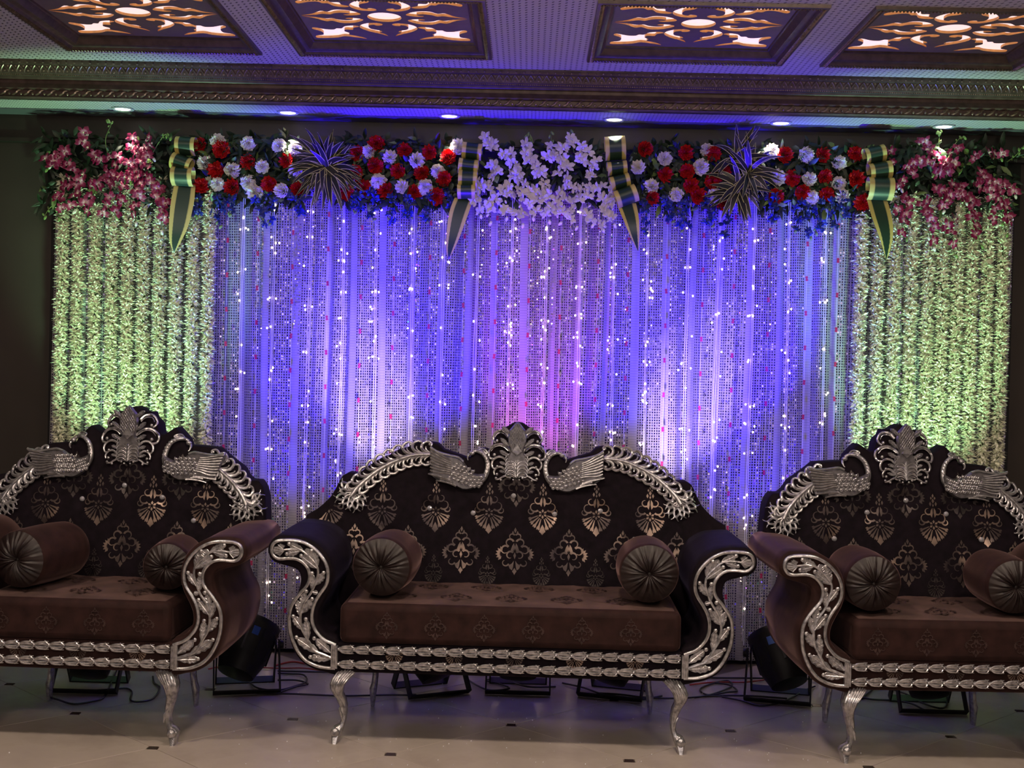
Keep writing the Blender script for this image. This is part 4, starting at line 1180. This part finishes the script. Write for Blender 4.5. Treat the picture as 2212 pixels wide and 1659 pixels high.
def plume_mesh(f, z0, sc, sg, spine, wid, tipc, nl):
    b = MB()
    S_ = cr(spine, 8); S_ = [(x*sc, z0-z*sc) for x, z in S_]
    cum = [0]
    for a, c in zip(S_, S_[1:]): cum.append(cum[-1]+math.hypot(c[0]-a[0], c[1]-a[1]))
    Lt = cum[-1]
    def at(t):
        t = max(0, min(1, t))*Lt
        for i in range(len(cum)-1):
            if t <= cum[i+1]:
                u = (t-cum[i])/max(1e-9, cum[i+1]-cum[i]); a, c = S_[i], S_[i+1]
                d = Vector((c[0]-a[0], c[1]-a[1])).normalized()
                return Vector((a[0]+(c[0]-a[0])*u, a[1]+(c[1]-a[1])*u)), d
        d = Vector((S_[-1][0]-S_[-2][0], S_[-1][1]-S_[-2][1])).normalized(); return Vector(S_[-1]), d
    def tube(pts, r0, r1, n=6, d=0.012, k=4):
        c = cr([tuple(p) for p in pts], k); L = len(c)
        b.tube([(sg*x, f(sg*x, z)-d, z) for x, z in c], [r0+(r1-r0)*i/(L-1) for i in range(L)], n)
    def ball(p, r): b.ball((sg*p.x, f(sg*p.x, p.y)-0.013, p.y), (r, r*0.85, r), 8, 5)
    tube([at(i/14)[0] for i in range(15)], 0.0075, 0.0095, 8, 0.016, 2)
    for o in (-1, 1):
        tube([at(i/14)[0]+Vector((-at(i/14)[1].y, at(i/14)[1].x))*o*0.0075 for i in range(15)], 0.003, 0.0035, 5, 0.012, 2)
    for k in range(nl):
        t = (k+0.25)/nl*0.93
        w_ = wid*(0.62+0.38*sin(PI*min(1, 0.28+t*0.75)))
        for side in (1, -1):         # 1 = outer (upper) side
            p0, d = at(t-0.02); n_ = Vector((-d.y, d.x))
            if n_.y < 0: n_ = -n_
            n_ = n_*side; st = Lt/nl
            ww = w_*(1.0 if side > 0 else 0.86)
            pts = [p0, p0+d*st*0.95+n_*ww*0.10, p0+d*st*1.55+n_*ww*0.42, p0+d*st*1.55+n_*ww*0.80, p0+d*st*1.05+n_*ww*1.02, p0+d*st*0.62+n_*ww*0.86, p0+d*st*0.72+n_*ww*0.66]
            tube(pts, 0.0088, 0.0048, 7)
            pts = [p0+d*st*0.1, p0+d*st*0.75+n_*ww*0.16, p0+d*st*1.15+n_*ww*0.42, p0+d*st*1.18+n_*ww*0.62]
            tube(pts, 0.0046, 0.003, 5)
            if side < 0 or k % 2 == 0: ball(p0+d*st*0.82+n_*ww*0.80, 0.0095 if side < 0 else 0.0065)
    # antler-like end cluster of open loops
    c0, d = at(0.97)
    base = math.atan2(d.y, d.x)
    for k in range(8):
        a = base-1.75+k*0.5
        if k in (3,): pass
        e = Vector((cos(a), sin(a))); s_ = Vector((-e.y, e.x)); r0 = tipc*(0.42+0.1*(k % 2)); ln = tipc*(0.50+0.08*(k % 3))
        cc = c0+e*r0
        tube([c0, cc], 0.004, 0.0045, 5)
        lp = [cc, cc+e*ln*.35+s_*ln*.30, cc+e*ln*.75+s_*ln*.22, cc+e*ln, cc+e*ln*.75-s_*ln*.22, cc+e*ln*.35-s_*ln*.30, cc]
        tube(lp, 0.0060, 0.0055, 6)
        for q in (-1, 1): tube([cc+e*ln*.85+s_*ln*.1*q, cc+e*ln*1.18+s_*ln*.22*q, cc+e*ln*1.35+s_*ln*.42*q], 0.0044, 0.0014, 5)
        tube([cc+e*ln*.4+s_*ln*.26, cc+e*ln*.5+s_*ln*.62], 0.0036, 0.0014, 5)
    return b

def moulding(W, z, y=-0.004):
    b = MB(); p = 0.0605; n = max(1, round(2*W/p)); p = 2*W/n; x = -W
    for i in range(n):
        c = x+p*0.5
        for sg in (-1, 1):
            b.tube(cr([(x+0.002, y-0.005, z), (x+p*.25, y-0.011, z+sg*.010), (x+p*.60, y-0.010, z+sg*.013), (x+p*.98, y-0.004, z+sg*.0155)], 2), [.003, .0038, .0045, .0045, .004, .003, .0015], 5)
            b.tube(cr([(x+p*.10, y-0.008, z+sg*.002), (x+p*.45, y-0.013, z+sg*.0055), (x+p*.85, y-0.008, z+sg*.006)], 2), [.002, .003, .0035, .0025, .0015], 5)
            b.tube([(x+p*.98, y-0.004, z+sg*.003), (x+p*.85, y-0.009, z+sg*.011), (x+p*.72, y-0.006, z+sg*.0185)], [.0035, .003, .001], 4)
        b.ball((x, y-0.008, z), (.0065, .006, .0055), 6, 4)
        x += p
    b.box((-W, y-0.004, z-0.008), (W, y+0.004, z+0.008))
    return b

LQ = 0.000228
LLE = [(465,170),(400,240),(340,350),(305,440),(312,520),(350,620),(400,750),(450,880),(475,1010),(480,1110),(455,1180),(360,1225),(322,1285),(335,1370),(352,1484)]
LRE = [(820,180),(740,260),(650,340),(580,430),(545,520),(530,620),(560,740),(585,880),(585,1000),(570,1110),(548,1200),(530,1260),(515,1310),(480,1390),(450,1484)]
def front_leg(W, sx):
    b = MB(); secs = []
    for (lx_, lz), (rx_, rz) in zip(LLE, LRE):
        xa = sx*(W-(lx_-435)*LQ); xb = sx*(W-(rx_-435)*LQ); za = max(0, (1484-lz)*LQ); zb = max(0, (1484-rz)*LQ)
        t = 1-za/0.30; cy = 0.055-0.045*sin(min(1, t*2.2)*PI)*(1 if t < .5 else 0)-0.028*max(0, (t-.72)/.28)
        hy = 0.042-0.020*min(1, t*1.6)+(0.008 if t > .82 else 0)
        ring = []
        for k in range(12):
            a = 2*PI*k/12; u = max(-1, min(1, cos(a)*1.12)); v = max(-1, min(1, sin(a)*1.12))
            ring.append(((xa+xb)/2+(xb-xa)/2*u, cy+hy*v, (za+zb)/2+(zb-za)/2*u))
        secs.append(ring)
    b.loft(secs)
    # fluting on the knee
    for k in range(7):
        u = -0.78+k*0.26; pts = []
        for i in range(0, 6):
            (lx_, lz), (rx_, rz) = LLE[i], LRE[i]
            xa = sx*(W-(lx_-435)*LQ); xb = sx*(W-(rx_-435)*LQ); za = (1484-lz)*LQ; zb = (1484-rz)*LQ
            t = 1-za/0.30; cy = 0.055-0.045*sin(min(1, t*2.2)*PI)*(1 if t < .5 else 0); hy = 0.042-0.020*min(1, t*1.6)
            pts.append(((xa+xb)/2+(xb-xa)/2*u, cy-hy*math.sqrt(max(0, 1-(u*.85)**2))-0.001, (za+zb)/2+(zb-za)/2*u))
        pts = pts[:4+(k % 3)]
        b.tube(pts, [0.0035]+[0.0042]*(len(pts)-2)+[0.002], 5)
    x = sx*(W-(400-435)*LQ); b.ball((x-sx*0.002, 0.0, 0.048), (0.018, 0.016, 0.018), 8, 6)
    a, c = -0.005, 0.0
    b.tube([(sx*(W-(470-435)*LQ), 0.0, 0.145), (sx*(W-(520-435)*LQ), -0.004, 0.12), (sx*(W-(545-435)*LQ), 0.0, 0.09)], [0.002, 0.006, 0.002], 5)
    return b
def rear_leg(W, sx, y):
    b = MB(); secs = []
    L_ = [(775,60),(780,300),(790,450),(760,520),(712,570),(725,650),(742,760)]; R_ = [(925,60),(935,330),(925,450),(905,540),(885,600),(855,680),(830,760)]
    for (a, za), (c, zc) in zip(L_, R_):
        q = 0.000256
        xa = sx*(W-(a-370)*q*0.62); xc = sx*(W-(c-370)*q*0.62); z = (760-(za+zc)/2)*q*1.72; z = max(0, min(0.32, z))
        ring = []
        for k in range(10):
            an = 2*PI*k/10; ring.append(((xa+xc)/2+(xc-xa)*.62*cos(an), y+0.024*sin(an)+0.03*(1-z/.3), z))
        secs.append(ring)
    b.loft(secs)
    return b

def sofa(name, label, kind, cx, cy, rz, W, side_mat, buttons):
    t = thing(name, label, 'sofa', (cx, cy, 0), rz)
    tb = back_top(kind); top = lambda x: interp(tb, x)
    WB = tb[-1][0]; D = 0.62; zb = 0.34
    def f(x, z):
        y = 0.545+0.20*max(0, z-0.56)
        e = min(top(x)-z, 0.10)/0.10
        y -= 0.030*math.sqrt(max(0, min(1, e))) if e > 0 else 0
        for bx_, bz in buttons:
            d2 = ((x-bx_)**2+(z-bz)**2); 
            if d2 < 0.02: y += 0.016*math.exp(-d2/0.0012)
        return y
    # backrest
    b = MB(); NX, NZ = 220, 46
    vs = []; vb = []
    for i in range(NX+1):
        x = -WB+2*WB*i/NX; zt = top(x)
        zq = zb+(0.70-zb)*min(1, max(0, (abs(x)-W-0.105)/0.03))
        for j in range(NZ+1):
            u = j/NZ; z = zq+(zt-zq)*(1-(1-u)**1.25)
            vs.append((x, f(x, z), z)); vb.append((x, 0.645+0.20*max(0, z-0.56)*0.95, z))
    fs = []; n1 = NZ+1; o = len(vs)
    for i in range(NX):
        for j in range(NZ):
            a = i*n1+j; fs.append((a, a+n1, a+n1+1, a+1)); fs.append((o+a, o+a+1, o+a+n1+1, o+a+n1))
        a = i*n1+NZ; fs.append((a, a+n1, o+a+n1, o+a)); a = i*n1; fs.append((a, o+a, o+a+n1, a+n1))
    for j in range(NZ):
        fs.append((j, j+1, o+j+1, o+j)); a = NX*n1+j; fs.append((a, o+a, o+a+1, a+1))
    b.add(vs+vb, fs)
    back = b.obj('backrest', 'velvet_dark', t)
    back.data.set_sharp_from_angle(angle=math.radians(60))
    # printed damask in two alternating rows, partly covered by cushions and carving
    st = 0.232; n = int(WB/st)+2
    lim = lambda x: top(x)-0.05
    for r, (zz, P, ofs) in enumerate(((0.985, DB, 0.0), (0.86, DA, 0.5), (0.70, DB, 0.0), (0.60, DA, 0.5))):
        for k in range(-n, n+1):
            x = (k+ofs)*st+0.002
            if abs(x) > WB-0.10: continue
            if r == 0 and (zz+0.02 > top(x)-0.14): continue
            put_motif(P, f, x, zz, 1.0 if r < 3 else 0.6, 'motif_print' if (r, k % 2) in ((1, 0), (1, 1), (2, 0), (2, 1)) else 'motif_dim', back, lim)
    bt = MB(); bt.ball((0, 0, 0), (0.0115, 0.0085, 0.0115), 10, 7); btm = bt.mesh('tuft_button', 'button_crystal', False)
    for bx_, bz in buttons: link_obj('tuft_button', btm, t, (bx_, f(bx_, bz)-0.004, bz))
    # arms
    for sx in (-1, 1):
        a = arm_body(W, sx, D, side_mat).obj('arm', side_mat, t)
        c = arm_carving(W, sx).obj('carved_panel', SV, a); c['label'] = 'silver carved arm front with a leafy vine in an S-shaped frame'
    # seat
    b = MB()
    nx, ny = 40, 14
    def seatz(x, y): return 0.556+0.012*(1-(x/W)**6)*(1-abs((y-0.28)/0.34)**4)+0.002*sin(x*23)*cos(y*9)+0.0015*sin(x*61+y*20)
    b.box((-W+0.004, -0.012, 0.398), (W-0.004, 0.60, 0.556))
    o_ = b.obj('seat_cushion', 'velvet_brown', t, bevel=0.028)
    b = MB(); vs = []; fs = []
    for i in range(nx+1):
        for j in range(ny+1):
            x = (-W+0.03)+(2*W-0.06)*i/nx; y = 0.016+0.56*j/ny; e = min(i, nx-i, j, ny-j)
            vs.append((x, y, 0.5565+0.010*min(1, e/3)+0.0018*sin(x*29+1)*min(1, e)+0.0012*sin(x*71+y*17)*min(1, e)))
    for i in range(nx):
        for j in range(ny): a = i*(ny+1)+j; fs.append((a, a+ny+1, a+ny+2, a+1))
    b.add(vs, fs); pad = b.obj('seat_top', 'velvet_painted_sheen', t)
    sf = lambda x, z: -0.0125
    for k in range(-n, n+1):
        x = k*0.19+0.09
        if abs(x) > W-0.08: continue
        put_motif(DB, sf, x, 0.475, 0.55, 'motif_seat', o_, lambda x: 0.53)
    for k in range(-n, n+1):           # motifs on the seat top, lying flat
        for r in range(2):
            x = k*0.22+(0.11 if r else 0)
            if abs(x) > W-0.12: continue
            b = MB()
            for poly in DB:
                b.add([(x+px*0.8, 0.14+0.24*r+pz*0.8, 0.5705) for px, pz in poly], [tuple(range(len(poly)))])
            b.obj('damask_motif', 'motif_seat', pad, False)
    # rail with two carved silver courses
    b = MB(); b.box((-W-0.02, 0.004, 0.283), (W+0.02, 0.60, 0.40)); rail = b.obj('seat_rail', side_mat, t, bevel=0.008)
    rf = lambda x, z: 0.003
    for k in range(-n, n+1):
        x = k*0.235+0.02
        if abs(x) < W-0.05: put_motif(DA, rf, x, 0.362, 0.55, 'motif_print', rail, lambda x: 0.366)
    for z in (0.376, 0.318):
        c = moulding(W-0.004, z).obj('carved_moulding', 'silver', rail); c['label'] = 'silver leaf-and-bead moulding along the front of the seat'
    # legs
    for sx in (-1, 1):
        c = front_leg(W, sx).obj('leg', 'silver', t); c['label'] = 'silver cabriole front leg with fluted knee'
    for sx in (-1, 1):
        c = rear_leg(W, sx, 0.57).obj('leg', 'silver', t); c['label'] = 'plain curved rear leg'
    # silver carvings on the back
    q = 0.000432
    z0 = tb[0][1]+0.008
    c = crest_mesh(f, z0, q).obj('crest_carving', SV, t); c['label'] = 'silver pineapple crest with scrolls'
    for sx in (-1, 1):
        if kind == 'wide': sm = swan_mesh(f, z0, q, sx, 0.0, 0, -14)
        else: sm = swan_mesh(f, z0, q, sx, 0.36, 62, 18)
        c = sm.obj('swan_carving', SV, t); c['label'] = 'silver carved swan looking back over its wing'
        if kind == 'wide':
            pm = plume_mesh(f, z0, 0.002025, sx, [(172,76),(200,76),(230,80),(262,92),(295,110),(322,132),(342,152),(352,168)], 0.057, 0.062, 10)
        else:
            pm = plume_mesh(f, z0, 0.002025, sx, [(158,112),(178,120),(205,138),(230,160),(250,184),(262,206)], 0.060, 0.062, 8)
        c = pm.obj('plume_carving', SV, t); c['label'] = 'silver carved feather plume with open looped end'
    return t

bw = [((px-1122)*0.002, 1.5-(py-790-0.023*(px-1140))*0.002) for px, py in ((852,1158),(935,1100),(1030,1110),(1117,1073),(1207,1112),(1306,1105),(1380,1165))]
sofa('sofa', 'wide dark brown velvet sofa with silver swan carvings in the centre of the stage', 'wide', -0.045, 5.13, -0.012, 0.67, 'velvet_dark', bw)
bl = [((px-281)*0.002, 1.5-(py-790-0.023*(px-1140))*0.002) for px, py in ((185,1078),(275,1049),(359,1074),(431,1123),(112,1139))]
sofa('sofa', 'brown velvet armchair sofa with silver swan carvings at the left edge', 'narrow', -1.735, 5.07, -0.03, 0.3875, 'velvet_brown', bl)
br = [((px-1943)*0.002, 1.5-(py-790-0.023*(px-1140))*0.002) for px, py in ((1861,1104),(1946,1079),(2032,1108),(1789,1159),(2106,1162))]
sofa('sofa', 'brown velvet armchair sofa with silver swan carvings at the right edge', 'narrow', 1.655, 5.08, 0.035, 0.3875, 'velvet_brown', br)

# ---- bolsters
def bolster(label, front, back, rad, mat='velvet_brown'):
    fpt = Vector(front); bpt = Vector(back); L = (bpt-fpt).length; d = (bpt-fpt).normalized()
    t = thing('bolster_cushion', label, 'cushion', fpt, 0, 'round bolster cushions')
    z = Vector((0, 0, 1)); s_ = d.cross(z).normalized(); up = s_.cross(d)
    Mx = Matrix(((s_.x, d.x, up.x, 0), (s_.y, d.y, up.y, 0), (s_.z, d.z, up.z, 0), (0, 0, 0, 1)))
    b = MB(); secs = []
    for u in (0.0, 0.04, 0.12, 0.3, 0.5, 0.7, 0.88, 0.96, 1.0):
        r = rad*(0.97+0.05*sin(PI*u)) if 0.02 < u < 0.98 else rad*0.93
        secs.append([(r*(1+0.012*sin(3*a_+u*7))*cos(a_), 0.02+u*(L-0.04), r*0.985*sin(a_)) for a_ in [2*PI*k/40 for k in range(40)]])
    b.loft(secs, 0, False); b.xform(Mx); b.obj('cover', mat, t)
    for e in (0, 1):
        b = MB(); secs = []; N = 132; rr = random.Random(int(fpt.x*100)+e)
        ph = [rr.uniform(0, 6.28) for _ in range(6)]
        for u in (0.0, 0.12, 0.28, 0.45, 0.62, 0.78, 0.90, 0.97):
            ring = []
            for k in range(N):
                a_ = 2*PI*k/N
                pl = (sin(22*a_+2*sin(3*a_+ph[0]))*0.6+0.4*sin(37*a_+ph[1]))*(0.2+sin(PI*min(1, u*1.05)))
                r = rad*0.935*(1-u); y = -0.032*math.sin(min(1, u*1.4)*PI/2)+(0.030*((u-0.6)/0.4)**2 if u > 0.6 else 0)+0.0040*pl
                ring.append((r*cos(a_), (0.02+y) if e == 0 else (L-0.02-y), r*sin(a_)))
            secs.append(ring)
        b.loft(secs, 0, True); b.ball((0, (0.016 if e == 0 else L-0.016), 0), (0.012, 0.008, 0.012), 8, 5)
        b.xform(Mx); b.obj('gathered_end', 'velvet_satin', t)
ZS_ = 0.575
bolster('dark brown bolster with gathered end at the left end of the centre sofa', (-0.560, 5.165, ZS_+0.118), (-0.535, 5.50, ZS_+0.118), 0.120)
bolster('dark brown bolster with gathered end at the right end of the centre sofa', (0.497, 5.165, ZS_+0.118), (0.505, 5.50, ZS_+0.118), 0.120)
bolster('large brown bolster lying slanted at the left of the left-hand sofa', (-1.990, 5.14, ZS_+0.116), (-1.905, 5.50, ZS_+0.118), 0.118)
bolster('small brown bolster tucked against the right arm of the left-hand sofa', (-1.405, 5.16, ZS_+0.098), (-1.425, 5.48, ZS_+0.100), 0.097)
bolster('brown bolster resting against the left arm of the right-hand sofa', (1.360, 5.10, ZS_+0.112), (1.355, 5.46, ZS_+0.112), 0.113)
bolster('dark bolster in shadow at the right arm of the right-hand sofa', (1.915, 5.12, ZS_+0.110), (1.92, 5.48, ZS_+0.112), 0.110)

# ================================================================ STAGE LIGHTS
def par(label, loc, tilt, yaw, roll, lens, col, pw, target, cone, blend=0.7, sc=1.0, group='floor par lights'):
    t = thing('par_light', label, 'stage light', loc, 0, group); t.scale = (1.12,)*3
    Mx = Matrix.Translation((0, 0, 0.175)) @ Matrix.Rotation(yaw, 4, 'Z') @ Matrix.Rotation(roll, 4, 'Y') @ Matrix.Rotation(tilt, 4, 'X')   # +z of the can = beam
    b = MB(); b.lathe([(0.040, -0.13), (0.075, -0.125), (0.082, -0.10), (0.100, -0.05), (0.102, 0.07), (0.108, 0.075), (0.108, 0.10), (0.098, 0.10), (0.096, 0.085)], 20)
    for k in range(10):
        a = 2*PI*k/10; b.box((0.100*cos(a)-.003, 0.100*sin(a)-.003, -0.05), (0.100*cos(a)+.006, 0.100*sin(a)+.006, 0.06))
    b.xform(Mx); can = b.obj('housing', 'black_metal', t)
    b = MB(); b.lathe([(0.095, 0.088), (0.050, 0.092), (0.001, 0.093)], 20); b.xform(Mx); b.obj('lens', lens, can)
    b = MB(); b.box((-0.014, -0.1045, 0.02), (0.014, -0.1035, 0.055)); b.xform(Mx); b.obj('sticker', 'sticker_blue', can)
    for k, ln in ((0, 0.5), (1, -0.62)):
        b = MB(); R2 = Matrix.Translation((0, 0, 0.175)) @ Matrix.Rotation(yaw, 4, 'Z') @ Matrix.Rotation(ln, 4, 'X')
        w_ = 0.118+0.012*k
        h = 0.165/cos(ln)
        for sx in (-1, 1): b.box((sx*w_-0.003, -0.018, -h), (sx*w_+0.003, 0.018, 0.015))
        b.box((-w_, -0.018, -h), (w_, 0.018, -h+0.006))
        b.xform(R2)
        zm = min(v[2] for v in b.v)
        b.v = [(x, y, max(z, 0.001)) for x, y, z in b.v]
        b.obj('yoke', 'black_metal', t)
    b = MB()
    for sx in (-1, 1): b.lathe([(0.016, 0), (0.018, 0.006), (0.016, 0.014), (0.004, 0.016)], 10, (0, 0, 0)); 
    kn = b
    for sx in (-1, 1):
        q = MB(); q.lathe([(0.016, 0), (0.018, 0.006), (0.016, 0.014), (0.004, 0.016)], 10)
        q.xform(Matrix.Translation((0, 0, 0.175)) @ Matrix.Rotation(yaw, 4, 'Z') @ Matrix.Translation((sx*0.134, 0, 0)) @ Matrix.Rotation(sx*PI/2, 4, 'Y')); q.obj('knob', 'black_metal', t)
    p = Vector(loc)+(Mx @ Vector((0, 0, 0.17)))*1.12
    s_ = spot('par_beam', p, target, pw, col, cone, blend, 0.06)
    return t
def BT(px, py): return tuple(atY(px, py, YB))
par('black par light tilted between the left and centre sofas', (-1.25, 5.98, 0), -0.50, 0.25, 0.42, 'lens_blue', BLUE, 110, BT(690, 640), 70)
par('black par light tilted between the centre and right sofas', (1.19, 6.06, 0), -0.50, -0.25, -0.42, 'lens_blue', BLUE, 110, BT(1610, 700), 70)
par('black par light on the floor behind the centre sofa, left one', (-0.42, 6.02, 0), -0.50, 0.5, -0.2, 'lens_blue', LAV, 240, BT(797, 850), 26)
par('black par light on the floor behind the centre sofa, middle one', (-0.01, 6.10, 0), -0.45, 0.0, 0.0, 'lens_pink', MAG, 130, BT(1165, 800), 34)
par('black par light on the floor behind the centre sofa, right one', (0.44, 6.06, 0), -0.50, -0.3, 0.2, 'lens_blue', LAV, 240, BT(1480, 880), 26)
par('black par light on the floor behind the left sofa', (-1.93, 5.92, 0), -0.50, 0.0, 0.0, 'lens_green', GREEN, 170, BT(285, 560), 50)
par('black par light on the floor behind the right sofa', (1.83, 5.96, 0), -0.50, 0.0, 0.0, 'lens_green', GREEN, 170, BT(1985, 600), 50)
# the other diodes of the same cans: narrower blue beams fanning up the cloth
for (x, y, px, py, pw, col, cone) in ((-1.20, 5.98, 655, 640, 60, BLUE, 34), (-1.10, 6.0, 745, 760, 34, BLUE, 26), (-0.46, 6.02, 770, 560, 60, BLUE, 30), (-0.38, 6.02, 925, 620, 95, BLUE, 36),
        (-0.30, 6.05, 1010, 540, 40, BLUE, 40), (0.02, 6.10, 1240, 640, 40, BLUE, 34), (0.40, 6.06, 1340, 760, 60, BLUE, 26), (0.44, 6.06, 1450, 600, 60, BLUE, 26), (0.50, 6.06, 1560, 760, 90, BLUE, 34), (1.14, 6.06, 1625, 620, 60, BLUE, 30), (1.22, 6.06, 1700, 560, 30, BLUE, 30)):
    spot('par_beam', (x, y, 0.34), BT(px, py), pw*5.0, col, cone, 0.75, 0.03)

# ================================================================ CABLES
def cable(label, pts, mat='black_rubber', r=0.0045, z=0.006, name='cable'):
    P = [atZ(px, py, 0.0) for px, py in pts]
    o = P[0]
    q = cr([(p.x-o.x, min(p.y, YW-0.05)-o.y, z+0.004*(i % 2)) for i, p in enumerate(P)], 5)
    b = MB(); b.tube(q, r, 6)
    c = b.obj(name, mat); c.location = (o.x, o.y, 0)
    return tag(c, label, 'cable', 'cables on the stage floor')
cable('long black cable lying straight on the floor from the left par light', [(555,1500),(640,1504),(740,1506),(850,1506),(960,1506),(1010,1500)])
cable('black cable looped on the floor right of the left par light', [(540,1478),(560,1492),(600,1494),(640,1486),(662,1474),(655,1462),(625,1458),(600,1459)])
cable('second black loop beside the left par light ending near its bracket', [(600,1472),(640,1474),(665,1480),(640,1488),(600,1500)])
cable('black cable curling on the floor under the left sofa toward its front leg', [(200,1495),(240,1494),(272,1490),(285,1500),(282,1515),(300,1521),(330,1512),(345,1490),(333,1478),(330,1466)])
cable('black cable sagging under the left sofa in front of its par light', [(115,1450),(112,1480),(106,1505),(130,1518),(160,1524),(200,1520),(225,1508),(240,1478),(252,1450)])
cable('coiled black cable on the floor left of the right par light', [(1500,1510),(1540,1504),(1580,1485),(1570,1475),(1530,1482),(1512,1495),(1530,1504),(1570,1500),(1592,1495),(1575,1484),(1545,1478)])
cable('long black cable from the centre sofa to the right par light', [(1290,1500),(1340,1505),(1400,1510),(1470,1513),(1540,1506),(1620,1508),(1700,1512)])
cable('black cable snaking in front of the right par light with tape ties', [(1560,1508),(1600,1518),(1640,1527),(1680,1524),(1710,1510),(1740,1495),(1760,1485)])
cable('black cable arching under the right sofa', [(1862,1512),(1890,1492),(1920,1490),(1960,1505),(1990,1520),(2030,1535),(2045,1525),(2042,1500)])
cable('black cable under the right sofa running to its par light', [(1850,1505),(1880,1515),(1930,1516),(1970,1525),(2000,1538),(2040,1545)])
cable('black cable along the floor behind the right sofa', [(1880,1488),(1960,1490),(2040,1492),(2120,1494),(2212,1496)])
cable('tangled black cable under the centre sofa between par lights', [(1010,1470),(1030,1485),(1060,1494),(1100,1492),(1080,1480),(1050,1474),(1085,1470),(1140,1488),(1200,1486)])
cable('black cable bundle lying under the right half of the centre sofa', [(1215,1478),(1260,1490),(1300,1502),(1340,1510),(1390,1512),(1430,1508)])
cable('red twisted cable along the foot of the curtain left of the centre sofa', [(595,1440),(630,1434),(660,1436),(700,1444),(740,1448)], 'red_cable', 0.005)
cable('second red cable at the foot of the curtain by the left par light', [(450,1448),(490,1444),(600,1446),(660,1448),(720,1456)], 'red_cable', 0.0035)
cable('red cable on the floor right of the centre sofa', [(1490,1482),(1530,1479),(1570,1476),(1610,1478),(1660,1470)], 'red_cable', 0.004)
cable('thin red cable under the left sofa near its front leg', [(300,1452),(340,1448),(400,1450),(440,1442)], 'red_cable', 0.003)
cable('dark cable lying along the foot of the violet curtain', [(600,1452),(700,1456),(850,1452),(1000,1458),(1150,1456),(1350,1462),(1500,1466),(1700,1470),(1850,1472)])

# fallen sequins glittering on the marble
b = MB(); rr = random.Random(5)
for k in range(150):
    px = rr.gauss(rr.choice((640, 1600, 1150)), 170); py = rr.uniform(1470, 1655)
    if not 5 < px < 2205: continue
    p = atZ(px, py, 0.0); s = rr.uniform(0.0014, 0.0030); b.ball((p.x, p.y, s), s, 5, 4)
o = b.obj('fallen_sequins', 'sequin_white', None); tag(o, 'tiny glittering sequins fallen on the marble floor around the sofas', 'sequins', None, 'stuff')
